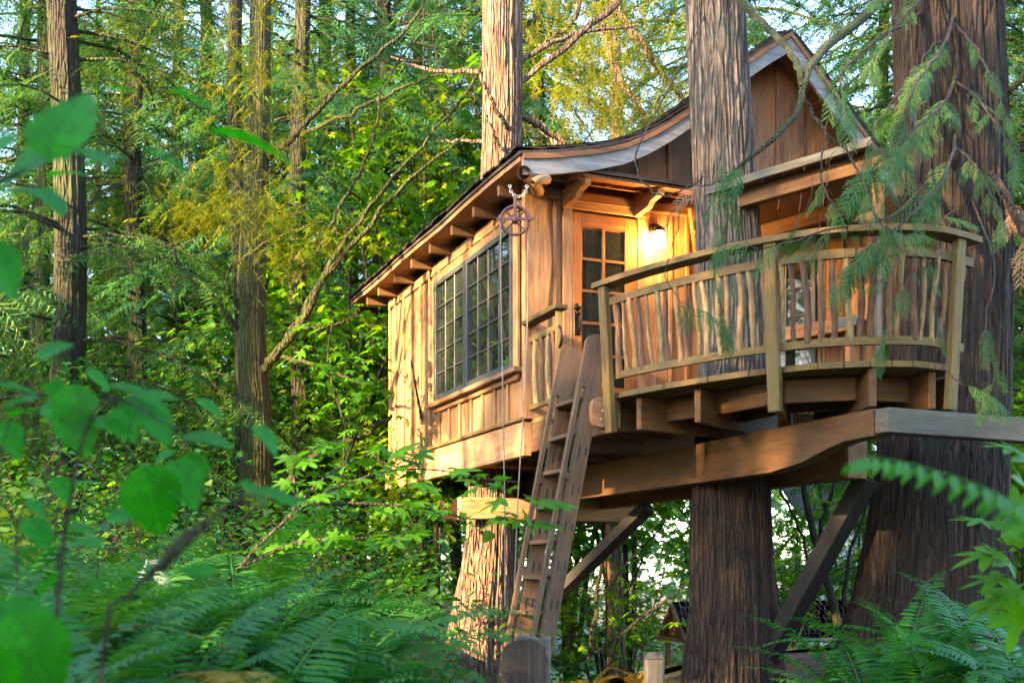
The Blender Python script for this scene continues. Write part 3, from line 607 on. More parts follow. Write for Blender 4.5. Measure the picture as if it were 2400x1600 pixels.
def jo(px, py, inset=.02, L=1.55, pos=None):
    e = P(px, py, (ZD - .02 - EYE) * FPX / (HOR - py)); e.z = 0; d = (CEN - e).normalized(); e = e + d * inset
    zt = ZD - .045 - .135
    return board('joist', Vector((e.x, e.y, zt)), Vector((e.x, e.y, zt)) + d * min(L, (CEN - e).length - .42), .055, .26, 'beam', DK)
JP = [(1483, 920), (1626, 897), (1822, 860), (2052, 849), (2196, 857), (2250, 868)]
js = [jo(*p, inset=.06) for p in JP]
def blk(i, j, u, h=.17):
    a = W[js[i].name].translation; b = W[js[j].name].translation
    ea = (W[js[i].name] @ Vector((-js[i].dimensions.x / 2 + u, 0, 0))); eb = (W[js[j].name] @ Vector((-js[j].dimensions.x / 2 + u, 0, 0)))
    ea.z = eb.z = ZD - .05 - h / 2; board('blocking', ea.lerp(eb, .04), eb.lerp(ea, .04), .045, h, 'beam', DK)
def jl(o): xs = [c[0] for c in o.bound_box]; return max(xs) - min(xs)
for i in range(5):
    L0, L1 = jl(js[i]), jl(js[i + 1])
    for u in (.3, .8):
        ea = W[js[i].name] @ Vector((-L0 / 2 + u, 0, 0)); eb = W[js[i + 1].name] @ Vector((-L1 / 2 + u, 0, 0)); ea.z = eb.z = ZD - .05 - .09
        board('blocking', ea.lerp(eb, .05), eb.lerp(ea, .05), .045, .17, 'beam', DK)
board('rim_joist', H(.035, -.02, ZD - .18), H(.035, -1.72, ZD - .18), .05, .26, 'beam', DK)
for t in (-.45, -.95, -1.35): board('joist', H(.07, t, ZD - .16), H(.92, t - .1, ZD - .16), .045, .2, 'beam', DK)
# ================================================================== railing
RA = thing('railing', H(1, -3.6, ZD), 'curved deck railing of natural stick balusters with flat handrail', 'railing')
E = [H(a, b, 0) for a, b in edge]; EC = curve_pts(E, 80); acc = [0]
for i in range(1, 80): acc.append(acc[-1] + (EC[i] - EC[i - 1]).length)
def epos(u):
    u = max(0, min(acc[-1], u)); i = int(np.searchsorted(acc, u)); i = max(1, min(79, i)); k = (u - acc[i - 1]) / (acc[i] - acc[i - 1] + 1e-9)
    p = EC[i - 1].lerp(EC[i], k); a, b = EC[max(0, i - 2)], EC[min(79, i + 1)]; d = (b - a).normalized(); n = Vector((d.y, -d.x, 0)); n = n if (p + n - CEN).length > (p - CEN).length else -n
    return p, d, n
def rail(name, z, w, h, off, u0, u1, mat='deckwood'):
    n = 40; v = []
    for i in range(n):
        p, d, nn_ = epos(u0 + (u1 - u0) * i / (n - 1)); p = p + d * (u0 - 0 if 0 else 0)
        if u0 < 0 and i == 0: p = p - d * .06
        for o, zz in ((-w / 2, -h / 2), (w / 2, -h / 2), (w / 2, h / 2), (-w / 2, h / 2)): v.append(p + nn_ * (off + o) + UP * (z + zz))
    f = [(i * 4 + j, i * 4 + (j + 1) % 4, i * 4 + 4 + (j + 1) % 4, i * 4 + 4 + j) for i in range(n - 1) for j in range(4)] + [(3, 2, 1, 0), (4 * n - 4, 4 * n - 3, 4 * n - 2, 4 * n - 1)]
    return frame_obj(name, v, f, epos((u0 + u1) / 2)[0] + UP * z, epos((u0 + u1) / 2)[1], UP, mat, RA)
LE = acc[-1]
rail('handrail', 3.62, .15, .042, .10, -.1, LE); rail('upper_rail', 3.475, .04, .06, .085, .05, LE); rail('bottom_rail', 2.895, .04, .055, .012, .05, LE)
def upx(px):
    best = min(range(400), key=lambda i: abs(1200 + FPX * epos(LE * i / 399)[0].x / epos(LE * i / 399)[0].y - px)); return LE * best / 399
def rpost(u, w=.09, zl=2.46):
    p, d, n_ = epos(u); board('rail_post', p + n_ * .05 + UP * zl, p + n_ * .125 + UP * 3.6, w, .055, 'deckwood', RA, up=n_)
UPS = [.035, upx(1822), upx(2212)]
for i, u in enumerate(UPS): rpost(u, zl=2.44)
def stick(name, a, b, r, par):
    m = 9; d = (b - a); ph = random.uniform(0, 6); am = random.uniform(.006, .013); pts = []
    for i in range(m):
        k = i / (m - 1); pts.append(a + d * k + Vector((math.sin(ph + k * 5.2) * am, math.cos(ph * 1.7 + k * 4.1) * am, 0)))
    rr = [r * (1 + .14 * math.sin(ph * 3 + i * 2.1) + .12 * (1 - i / m)) for i in range(m)]; o = Vector(pts[0]); v, f = tube_np([p - o for p in pts], rr, 8)
    return link(name, mesh_np(name, v, f, True), 'stick', par, Matrix.Translation(o))
for u0, u1, n in ((UPS[0], UPS[1], 16), (UPS[1], UPS[2], 14), (UPS[2], LE + .05, 2)):
    for i in range(n):
        u = u0 + (u1 - u0) * (i + .75) / (n + .5) + random.uniform(-.018, .018)
        if u > LE - .02: continue
        p, d, n_ = epos(u); stick('baluster', p + n_ * .012 + UP * 2.90, p + n_ * .085 + d * random.uniform(-.03, .03) + UP * 3.46, random.uniform(.015, .024), RA)
        if i % 2: pass
# short side rail beside the ladder
SRL = thing('side_railing', H(0, -.4, ZD), 'short stick railing between the house corner and the ladder', 'railing')
board('handrail', H(-.02, -.02, 3.655), H(-.02, -.78, 3.66), .13, .042, 'deckwood', SRL); board('upper_rail', H(0, -.04, 3.5), H(0, -.72, 3.5), .04, .06, 'deckwood', SRL); board('bottom_rail', H(0, -.04, 2.87), H(0, -.72, 2.87), .04, .05, 'deckwood', SRL)
board('rail_post', H(-.01, -.70, 2.6), H(-.01, -.70, 3.635), .06, .08, 'deckwood', SRL)
for t in (-.17, -.32, -.47, -.6): stick('baluster', H(0, t, 2.89), H(-.005, t + random.uniform(-.03, .03), 3.49), random.uniform(.019, .027), SRL)
tube_obj('gate_latch', [H(-.02, -.72, 3.5), H(-.03, -.79, 3.46), H(-.03, -.80, 3.36), H(-.03, -.76, 3.3)], .012, 'iron', SRL)
# ================================================================== ladder
LD = thing('ladder', H(-.62, -1.25, ground(*H(-.62, -1.25, 0).xy)), 'steep wooden plank ladder with rounded slotted stringers leaning on the deck', 'ladder')
SL = .2021
def LS(off, z): return -.037 + (z - 3.17) * SL + off      # s of the stringer axis at height z
ax = (D2 * SL + UP).normalized(); LN = math.sqrt(1 + SL * SL); per = (D2 - UP * SL).normalized()
ZT = 3.27; ZBOT = ground(*H(-.62, -1.25, 0).xy) + .0
def stringer(t):
    base = H(LS(0, ZT), t, ZT); Lg = (ZT - ZBOT) * LN; polys = []
    arc = [(.1 * math.cos(a) * 1.0, -.085 + .085 * math.sin(a)) for a in np.linspace(math.pi, 0, 13)]
    head = [(-.1, -.42)] + arc + [(.1, -.42)]; polys.append([(x, y) for x, y in head][::-1])
    polys.append([(-.1, -.42), (.1, -.42), (.1, -.45), (-.1, -.45)])
    cur = .45; pat = [(.72, .05), (.74, .06), (.76, .06), (2, .06)]
    for ln, gap in pat:
        e = min(cur + ln, Lg); polys += [[(-.1, -cur), (-.066, -cur), (-.066, -e), (-.1, -e)], [(-.03, -cur), (.1, -cur), (.1, -e), (-.03, -e)]]
        if e >= Lg: break
        e2 = min(e + gap, Lg); polys.append([(-.1, -e), (.1, -e), (.1, -e2), (-.1, -e2)]); cur = e2
    v, f = [], []; th = .046
    for pl in polys:
        o = len(v); n = len(pl)
        for q in (-th / 2, th / 2):
            for x, y in pl: v.append(base + per * x + ax * y + D1 * q)
        f += [tuple(o + i for i in range(n)), tuple(o + n + i for i in range(n))[::-1]] + [(o + i, o + n + i, o + n + (i + 1) % n, o + (i + 1) % n) for i in range(n)]
    o = frame_obj('stringer', v, f, base, ax, D1, 'ladder', LD)
    # pale slot marks down the face
    for zz in np.arange(ZT - .95, ZBOT + .2, -.31):
        for dx in (.015, .07):
            c_ = H(LS(0, zz), t, zz) + per * dx - D1 * .0245
            board('slot_mark', c_ - ax * (.06 if dx < .05 else .03), c_ + ax * .035, .012, .003, 'black', o, up=D1, c=.001)
    return o
for t in (-.98, -1.5): stringer(t)
z = 2.745
while z > ZBOT + .12:
    board('tread', H(LS(.01, z), -1.003, z), H(LS(.01, z), -1.477, z), .15, .034, 'ladder', LD); z -= .292
# rounded bracket bolted beside the ladder
pl = [(.125, -.12), (.125, .12)] + [(-.06 + .0 + .07 * math.cos(a), .05 + .07 * math.sin(a)) for a in np.linspace(math.pi / 2, math.pi, 6)] + [(-.06 + .07 * math.cos(a), -.03 + .09 * math.sin(a)) for a in np.linspace(math.pi, 1.5 * math.pi, 6)]
BC = H(.015, -1.565, 2.625); v = [BC + D2 * x + UP * y + D1 * q for q in (-.03, .03) for x, y in pl]; n = len(pl)
BR = frame_obj('deck_bracket', v, [tuple(range(n)), tuple(range(n, 2 * n))[::-1]] + [(i, n + i, n + (i + 1) % n, (i + 1) % n) for i in range(n)], BC, D2, UP, 'trim', DK)
for dx, dz in ((-.02, .075), (-.035, .01), (-.05, -.06)): lathe('bolt', [(.011, 0), (.011, .008), (.006, .011)], face_mw(BC + D2 * dx + UP * dz - D1 * .03, -D1), 'chain', BR, n=10)
board('ledger', H(-.03, -.5, 2.72), H(-.03, -1.55, 2.70), .05, .07, 'deckwood', DK)
# ================================================================== pulley and rope
PC = P(1207, 514, 10.28); 
PU = thing('pulley', PC, 'round maroon iron pulley wheel hanging from a chain at the eave', 'pulley')
fx = (D2 * .94 - D1 * .34).normalized(); fz = fx.cross(UP).normalized(); fz = fz if fz.y < 0 else -fz
def ring(name, c, r, rr, mat, par, n=36, m=8, ex=fx, ey=UP):
    v = []; ez = ex.cross(ey).normalized()
    for i in range(n):
        a = 2 * math.pi * i / n; d = ex * math.cos(a) + ey * math.sin(a)
        for j in range(m): b = 2 * math.pi * j / m; v.append(d * (r + rr * math.cos(b)) + ez * rr * math.sin(b))
    f = [(i * m + j, ((i + 1) % n) * m + j, ((i + 1) % n) * m + (j + 1) % m, i * m + (j + 1) % m) for i in range(n) for j in range(m)]
    return link(name, mesh_py(name, v, f, True), mat, par, Matrix.Translation(c))
ring('wheel_rim', PC - UP * .01, .125, .013, 'rust', PU); ring('wheel_rim', PC - UP * .01 - fz * .02, .118, .008, 'rust', PU)
for k in range(4):
    a = math.pi / 4 + k * math.pi / 2; d = fx * math.cos(a) + UP * math.sin(a); cyl('spoke', PC - UP * .01 + d * .015, PC - UP * .01 + d * .122, .008, 'rust', PU, 8)
lathe('hub', [(.026, -.035), (.03, 0), (.026, .035), (.012, .045)], face_mw(PC - UP * .01, fz), 'rust', PU)
board('strap', PC + fz * .03 - UP * .03, PC + fz * .03 + UP * .20, .03, .012, 'rust', PU, up=fz)
board('guard_bar', PC + fz * .03 - fx * .165 - UP * .005, PC + fz * .03 + fx * .165 - UP * .005, .012, .026, 'rust', PU)
for k in range(13):
    a = math.pi + math.pi * k / 12; c_ = PC + UP * .21 + fx * (.075 * math.cos(a) + .03) + UP * (.09 * math.sin(a) + .08)
    tdir = (fx * -math.sin(a) * .075 + UP * .09 * math.cos(a)).normalized(); sd = fz if k % 2 else tdir.cross(fz)
    ring('chain_link', c_, .012, .0035, 'chain', PU, 12, 5, ex=tdir, ey=sd)
RO = thing('rope', P(1178, 1420, 10.2), 'pale rope hanging in two strands from the pulley wheel', 'rope')
def rope(pts, name): return tube_obj(name, pts, .0062, 'rope', RO, n=7, m=20)
rope([P(1173, 505, 10.25), P(1174, 700, 10.25), P(1180, 1000, 10.25), P(1183, 1200, 10.25), P(1184, 1420, 10.25)], 'strand'); rope([P(1238, 520, 10.3), P(1236, 760, 10.3), P(1226, 980, 10.3), P(1215, 1150, 10.3), P(1205, 1400, 10.3)], 'strand')
# ================================================================== wall lamp
LC = P(1543, 562, H(1.36, -.13, 0).y); LC = H(st(LC)[0], -.13, LC.z)
LA = thing('wall_lamp', LC, 'lit jelly jar wall lamp glowing orange beside the door', 'lamp')
mwv = Matrix.Translation(LC)
lathe('lamp_glass', [(.03, -.085), (.052, -.075), (.058, -.03), (.056, .04), (.045, .07)], mwv, 'lampglass', LA, 18)
lathe('lamp_cap', [(.05, .071), (.062, .072), (.06, .09), (.035, .12), (.02, .13)], mwv, 'iron', LA, 18)
tube_obj('lamp_arm', [LC + UP * .12, LC + UP * .15 + D1 * .05, LC + UP * .13 + D1 * .125], .013, 'iron', LA)
lathe('wall_plate', [(.055, 0), (.055, .012), (.03, .02)], face_mw(LC + UP * .13 + D1 * .118, -D1), 'iron', LA)
for k in range(6):
    a = k * math.pi / 3; d = Vector((math.cos(a), math.sin(a), 0)); tube_obj('cage_wire', [LC + d * .06 + UP * .07, LC + d * .066, LC + d * .06 - UP * .08, LC + d * .02 - UP * .098], .0028, 'iron', LA, n=5, m=8)
ring('cage_ring', LC + UP * .0, .066, .0028, 'iron', LA, 24, 5, ex=Vector((1, 0, 0)), ey=Vector((0, 1, 0)))
# diagonal brace of the canopy beyond the lamp
board('canopy_brace', H(1.56, -.30, 4.86), H(1.80, -.02, 4.44), .04, .05, 'door', TH)
# ================================================================== bench on the deck
BE = thing('bench', A_(.9, ZD, .35), 'plain board bench along the porch wall behind the railing', 'bench')
board('seat_board', A_(.42, 3.60, .26), A_(1.42, 3.60, .26), .05, .13, 'sunbeam', BE); board('seat_top', A_(.42, 3.655, .12), A_(1.42, 3.655, .12), .24, .03, 'siding', BE)
for r in (.5, 1.36): board('leg', A_(r, ZD, .22), A_(r, 3.535, .22), .06, .06, 'siding', BE, up=dq)
board('arm_rest', A_(1.44, 3.62, .28), A_(1.50, 3.50, .75), .05, .09, 'siding', BE)
#PART3
# ================================================================== trees
def ridgefn(seed, amp, m, n=11, kmin=9, kmax=58, lobes=0, lobe_amp=0):
    r = np.random.default_rng(seed); ks = r.integers(kmin, kmax, n); ph = r.uniform(0, 6.28, n); dr = r.normal(0, .012, n); am = r.uniform(.4, 1, n)
    wf = r.uniform(.05, .25, n)
    def fn(th, i):
        R = np.ones((len(i), len(th)))
        for k, p, d, a, w in zip(ks, ph, dr, am, wf):
            x = k * th[None, :] / 2 * 2 * .5 * 2 + p + (d * i * k * .15)[:, None] + .6 * np.sin(i * w + p)[:, None]
            R += amp * a * (np.abs(np.sin(x * .5)) - .6)
        if lobes:
            fl = np.exp(-i / (m * .16))[:, None]; R += lobe_amp * fl * (np.cos(lobes * th[None, :] + 1.2) + .5 * np.cos((lobes + 2) * th[None, :] + .3))
        return R
    return fn
def big_tree(name, ctrl, rads, matlow, label, seed, nseg=260, m=140, amp=.02, lobes=5, lobe_amp=.12, group=None):
    t_ = thing(name, ctrl[0], label, 'tree', group); pts = curve_pts(ctrl, m); r = np.interp(np.linspace(0, 1, m), np.linspace(0, 1, len(rads)), rads); o = Vector(ctrl[0])
    v, f = tube_np([p - o for p in pts], r, nseg, ridgefn(seed, amp, m, lobes=lobes, lobe_amp=lobe_amp)); link('trunk', mesh_np('trunk', v, f, True), matlow, t_, Matrix.Translation(o)); return t_
def G(x, y): return Vector((x, y, ground(x, y) - .15))
Xm = lambda px, Y: (px - 1200) / FPX * Y
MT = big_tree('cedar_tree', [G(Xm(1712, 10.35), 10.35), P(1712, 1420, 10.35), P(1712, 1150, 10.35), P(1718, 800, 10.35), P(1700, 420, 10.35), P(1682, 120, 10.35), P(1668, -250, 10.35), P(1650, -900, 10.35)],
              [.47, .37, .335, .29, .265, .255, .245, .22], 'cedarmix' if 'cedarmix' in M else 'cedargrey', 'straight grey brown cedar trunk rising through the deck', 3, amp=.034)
RT = big_tree('cedar_tree', [G(Xm(2178, 9.95), 9.95), P(2188, 1400, 9.95), P(2204, 1150, 9.95), P(2228, 800, 9.95), P(2232, 400, 9.95), P(2220, 0, 9.95), P(2215, -500, 9.95), P(2210, -900, 9.95)],
              [.8, .6, .53, .47, .45, .43, .40, .37], 'cedarbark', 'massive dark cedar trunk with flared base behind the curved railing', 5, nseg=320, amp=.034, lobes=4, lobe_amp=.08)
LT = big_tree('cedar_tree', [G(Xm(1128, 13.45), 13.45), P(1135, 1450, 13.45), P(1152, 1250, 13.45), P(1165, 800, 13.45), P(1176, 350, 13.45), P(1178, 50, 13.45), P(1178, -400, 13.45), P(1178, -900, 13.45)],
              [.5, .37, .29, .25, .225, .22, .20, .18], 'cedartan', 'sunlit tan cedar trunk passing up behind the roof eave', 8, amp=.034)
# stubs and limbs on the sunlit trunk
for ctrl, r in (([P(1212, 322, 13.4), P(1180, 285, 13.15), P(1140, 205, 12.9), P(1122, 160, 12.8)], [.035, .03, .022, .015]), ([P(1195, 215, 13.4), P(1300, 130, 13.4), P(1440, 10, 13.3), P(1500, -60, 13.2)], [.03, .035, .04, .03]),
                ([P(1215, 145, 13.4), P(1330, 85, 13.6), P(1500, 60, 13.8)], [.035, .025, .012]), ([P(1220, 275, 13.5), P(1270, 300, 13.6), P(1340, 350, 13.8)], [.04, .035, .03]), ([P(1130, 170, 13.4), P(1000, 165, 13.6), P(920, 130, 13.8)], [.03, .02, .01]), ([P(1135, 330, 13.4), P(1080, 330, 13.5), P(1030, 332, 13.6)], [.022, .018, .01]), ([P(1175, 348, 13.2), P(1150, 300, 13.0), P(1138, 265, 12.9)], [.02, .014, .008])):
    tube_obj('branch', ctrl, r, 'cedartan', LT, wig=.012)
# ---- foliage templates
def far_spray(seed, n=7):
    r = random.Random(seed); v, f = [], []
    def tri(a, b, c): o = len(v); v.extend((a, b, c)); f.append((o, o + 1, o + 2))
    bend = r.uniform(-.12, .12); tri((0, -.012, 0), (0, .012, 0), (1.04, bend, -.22))
    for i in range(n):
        x = .06 + (.92 / n) * (i + r.uniform(-.25, .25)); L = (.32 * (1 - .7 * x) + .05) * r.uniform(.55, 1.2); z = -.22 * x * x; y0 = bend * x * x
        for s in (-1, 1):
            if r.random() < .08: continue
            a = r.uniform(.75, 1.15); ll = L * r.uniform(.8, 1.15); dx, dy = math.cos(a) * ll, math.sin(a) * ll * s; w = .030
            tri((x - w * .6, y0, z), (x + w, y0, z), (x + dx, y0 + dy, z - .32 * ll))
            if n > 5 and r.random() < .75: q = r.uniform(.3, .6); b = a * s + r.choice((-.7, .7)); tri((x + dx * q - .012, y0 + dy * q, z - .06 * ll), (x + dx * q + .02, y0 + dy * q, z - .06 * ll), (x + dx * q + math.cos(b) * ll * .5, y0 + dy * q + math.sin(b) * ll * .5, z - .28 * ll))
    return np.array(v, float), np.array(f)
FSP = [far_spray(k) for k in (1, 2, 3)]; FSQ = [far_spray(k, 4) for k in (4, 5)]
def spray_mesh(D, U, S, L, lib=None):
    lib = lib or FSP; parts = []
    for k, (tv_, tf_) in enumerate(lib):
        D_, U_, S_, L_ = D[k::len(lib)], U[k::len(lib)], S[k::len(lib)], L[k::len(lib)]
        if len(L_): parts.append(inst(tv_, tf_, frames(D_, U_, S_), L_))
    return join_np(parts)
def palm_leaf(lobes=5, teeth=True):
    n = []; spec = [(-150, .42), (-118, .30), (-88, .80), (-62, .42), (-44, .92), (-24, .50), (0, 1.05)]
    pts = [(0, 0)]
    full = [(a, r) for a, r in spec] + [(-a, r) for a, r in spec[-2::-1]]
    v = [(.0, 0, 0)]
    for a, r in full: a = math.radians(a); v.append((r * math.cos(a) * .75 + .12, r * math.sin(a) * .75, -.10 * r * r + (.05 if r < .6 else -.02)))
    f = [(0, i, i + 1) for i in range(1, len(v) - 1)]
    return np.array(v, float), np.array(f)
PLV, PLF = palm_leaf()
def ovate():
    k = 7; v = [(0, 0, 0)]; xs = np.linspace(.1, 1, k)
    for x in xs:
        w = .36 * math.sin(math.pi * (x ** .75)) * (1 if x < 1 else 0); z = -.22 * x * x; v += [(x, w, z + .06 * (w > 0) * 1), (x, 0, z), (x, -w, z + .06 * (w > 0))]
    f = [(0, 2, 1), (0, 3, 2)]
    for i in range(k - 1): a = 1 + 3 * i; b_ = a + 3; f += [(a, a + 1, b_ + 1), (a, b_ + 1, b_), (a + 1, a + 2, b_ + 2), (a + 1, b_ + 2, b_ + 1)]
    return np.array(v, float), np.array(f)
OVV, OVF = ovate()
def conifer(seed, Ht, z0, R, nb, spl=.5, step=.15, droop=.5, limb=True):
    """crown (leaf triangles) and trunk-with-limbs arrays, base at the origin"""
    r = np.random.default_rng(seed); D, U, L, S = [], [], [], []; limbs = []
    for i in range(nb):
        z = z0 + (Ht - z0) * r.uniform(0, 1) ** 1.05; k = (z - z0) / (Ht - z0); ln = R * (1 - k) ** .75 * r.uniform(.55, 1.1) + .35; az = r.uniform(0, 6.283); h = np.array([math.cos(az), math.sin(az), 0])
        side = np.array([-h[1], h[0], 0]); n = max(3, int(ln / step)); tilt = r.uniform(-.05, .25); dr = droop * r.uniform(.6, 1.3); bend = r.normal(0, .12)
        def pos(u): return h * (u * ln) + side * (bend * ln * u * u) + np.array([0, 0, z + tilt * ln * u - dr * ln * u * u * .8])
        if limb: limbs.append(([pos(u) for u in np.linspace(0, 1, 5)], np.linspace(.008 + .007 * ln, .003, 5)))
        for j in range(n):
            u = .14 + .86 * (j + r.uniform(0, .9)) / n; p = pos(u); 
            for s in ((-1, 1) if r.uniform() < .8 else (1,)):
                a = r.uniform(.35, 1.15) * s; d = h * math.cos(a) + side * math.sin(a) + np.array([0, 0, -r.uniform(.15, .95)])
                D.append(d); U.append(np.array([r.normal(0, .35), r.normal(0, .35), 1])); L.append(p); S.append(spl * r.uniform(.55, 1.2) * (.65 + .5 * (1 - k)))
        D.append(h + np.array([0, 0, -.5])); U.append(np.array([0, 0, 1.])); L.append(pos(.97)); S.append(spl)
    return np.array(D), np.array(U), np.array(L), np.array(S), limbs
def crown_mesh(name, c, keep=None, thin=1.0):
    D, U, L, S, _ = c
    if keep is not None: D, U, L, S = D[keep], U[keep], L[keep], S[keep]
    v, f = spray_mesh(D, U, S, L, FSQ if keep is not None else FSP); return mesh_np(name, v, f)
def pole_mesh(name, Ht, r0, limbs, seed, lean=(0, 0), n=14):
    zs = np.linspace(-.3, Ht, 16); rr = np.random.default_rng(seed); w = np.cumsum(rr.normal(0, .02, (16, 2)), 0)
    pts = [(w[i, 0] + lean[0] * zs[i], w[i, 1] + lean[1] * zs[i], zs[i]) for i in range(16)]; rad = np.maximum(.015, r0 * (1 - .82 * zs / Ht)) ; rad[0] *= 1.5; rad[1] *= 1.1
    parts = [tube_np(pts, rad, n)] + [tube_np(p, q, 4) for p, q in limbs]; v, f = join_np(parts); return mesh_np(name, v, f, True)
CV = []
for i, (Ht, z0, R, nb, dr) in enumerate(((17, 2.2, 3.1, 150, .55), (20, 3.0, 3.4, 170, .7), (15, 1.4, 2.7, 140, .45), (22, 4.5, 3.6, 165, .8), (25, 7.5, 4.0, 210, .8))):
    c = conifer(100 + i, Ht, z0, R, nb, droop=dr); CV.append((crown_mesh('conifer_crown', c), pole_mesh('conifer_trunk', Ht, .20, c[4], 50 + i), c))
CM = {}
def conifer_tree(X, Y, var, sc, rot, fol, bk, label, group=None, trunk_r=1):
    base = Vector((X, Y, ground(X, Y))); t_ = thing('conifer_tree', base, label, 'tree', group); mw = Matrix.Translation(base) @ Matrix.Rotation(rot, 4, 'Z') @ Matrix.Scale(sc, 4)
    for nm, me, mt_ in (('crown', CV[var][0], fol), ('trunk', CV[var][1], bk)):
        if not len(me.materials): me.materials.append(M[mt_])
        o = link(nm, me, None, t_, mw); o.material_slots[0].link = 'OBJECT'; o.material_slots[0].material = M[mt_]
        if nm == 'crown': stuff(o)
    return t_
# distinct trunks in the left half (each with its own girth and bark)
def pole_tree(px, Y, r, lean, bk, label, seed, crown=None, fol='conifer', cz=0, rot=0., moss=None):
    X = Xm(px, Y); base = Vector((X, Y, ground(X, Y))); t_ = thing('conifer_tree', base, label, 'tree')
    v, f = tube_np([(lean * z + .05 * math.sin(z * .7 + seed), .04 * math.sin(z * .9 + seed * 2), z) for z in np.linspace(-.3, 17, 60)], np.interp(np.linspace(0, 1, 60), [0, .05, .2, 1], [r * 1.7, r * 1.18, r, r * .6]), 60, ridgefn(seed, .03, 60, lobes=3, lobe_amp=.08))
    link('trunk', mesh_np('trunk', v, f, True), bk, t_, Matrix.Translation(base))
    if crown is not None:
        D, U, L, S, limbs = conifer(900 + seed, *crown, droop=.6); me = mesh_np('crown', *spray_mesh(D, U, S, L)); me.materials.append(M[fol]); stuff(link('crown', me, None, t_, Matrix.Translation(base + Vector((lean * 8, 0, 0)))))
        v, f = join_np([tube_np(p, q, 5) for p, q in limbs]); stuff(link('limbs', mesh_np('limbs', v, f, True), bk, t_, Matrix.Translation(base + Vector((lean * 8, 0, 0)))))
    return t_
pole_tree(158, 14.5, .195, -.004, 'bgbark', 'thick straight conifer trunk, mossy on its left side', 11, (17, 2.6, 2.8, 95), 'conifer')
pole_tree(312, 19.0, .15, .008, 'bgbark', 'slim brown conifer trunk beside the thick mossy one', 12, (18, 2.4, 3.0, 120), 'conifer')
pole_tree(700, 17.5, .135, .004, 'bgbark', 'slender conifer trunk right of the mossy maple', 13, (17, 3.6, 2.6, 85), 'conifer2')
# mossy maple with its leaning limbs
MX = Xm(610, 14.5); MB = Vector((MX, 14.5, ground(MX, 14.5) - .2))
MM = thing('maple_tree', MB, 'mossy maple trunk with long limbs leaning toward the treehouse', 'tree')
pts = curve_pts([MB, P(606, 1250, 14.50), P(603, 1000, 14.50), P(590, 850, 14.50), P(590, 640, 14.50), P(600, 420, 14.50), P(608, 200, 14.50), P(612, -100, 14.50), P(620, -500, 14.50)], 90)
v, f = tube_np([p - MB for p in pts], np.interp(np.linspace(0, 1, 90), [0, .06, .2, .35, .5, .7, 1], [.3, .205, .175, .19, .165, .14, .1]), 70, ridgefn(21, .035, 90, lobes=3, lobe_amp=.1)); link('trunk', mesh_np('trunk', v, f, True), 'mossbark', MM, Matrix.Translation(MB))
for ctrl, r, mt in (([P(612, 870, 14.45), P(640, 840, 14.30), P(700, 765, 14.10), P(770, 640, 13.90), P(850, 545, 13.70), P(960, 420, 13.50), P(1090, 320, 13.30)], [.06, .055, .045, .035, .028, .02, .01], 'mossbark'),
                    ([P(640, 842, 14.30), P(720, 715, 14.20), P(790, 590, 14.20), P(880, 470, 14.20), P(1000, 330, 14.20), P(1110, 190, 14.20), P(1150, 60, 14.20)], [.045, .04, .03, .025, .02, .015, .008], 'mossbark'),
                    ([P(690, 770, 14.10), P(760, 765, 14.10), P(850, 735, 14.10)], [.025, .018, .01], 'mossbark'), ([P(650, 835, 14.30), P(760, 860, 14.10), P(850, 900, 14.00), P(905, 890, 14.00)], [.03, .02, .014, .008], 'mosstwig'),
                    ([P(690, 1110, 13.90), P(720, 1070, 13.80), P(790, 1045, 13.70), P(870, 1010, 13.60), P(920, 975, 13.50)], [.05, .045, .04, .03, .02], 'mosstwig'), ([P(610, 1180, 14.30), P(660, 1150, 14.10), P(690, 1110, 13.90)], [.06, .055, .05], 'mosstwig'),
                    ([P(548, 760, 14.40), P(500, 690, 14.20), P(430, 640, 14.10), P(400, 560, 14.00)], [.05, .04, .03, .015], 'bgbark'), ([P(560, 740, 14.40), P(535, 640, 14.30), P(640, 560, 14.10), P(760, 520, 13.90)], [.02, .018, .015, .008], 'mosstwig'),
                    ([P(600, 380, 14.50), P(680, 330, 14.30), P(800, 200, 14.10), P(930, 90, 14.00), P(1010, -20, 13.90)], [.05, .04, .03, .022, .015], 'bgbark'), ([P(700, 320, 14.30), P(850, 250, 14.00), P(960, 200, 13.90), P(1060, 160, 13.80)], [.028, .022, .016, .008], 'mosstwig'),
                    ([P(740, 600, 14.00), P(800, 480, 13.90), P(870, 340, 13.80), P(900, 210, 13.70), P(990, 60, 13.70)], [.022, .02, .016, .012, .008], 'bgbark'), ([P(600, 400, 14.50), P(560, 330, 14.30), P(520, 280, 14.20), P(450, 240, 14.10)], [.04, .03, .02, .01], 'bgbark')):
    tube_obj('limb', ctrl, r, mt, MM, n=8, m=24, wig=.014)
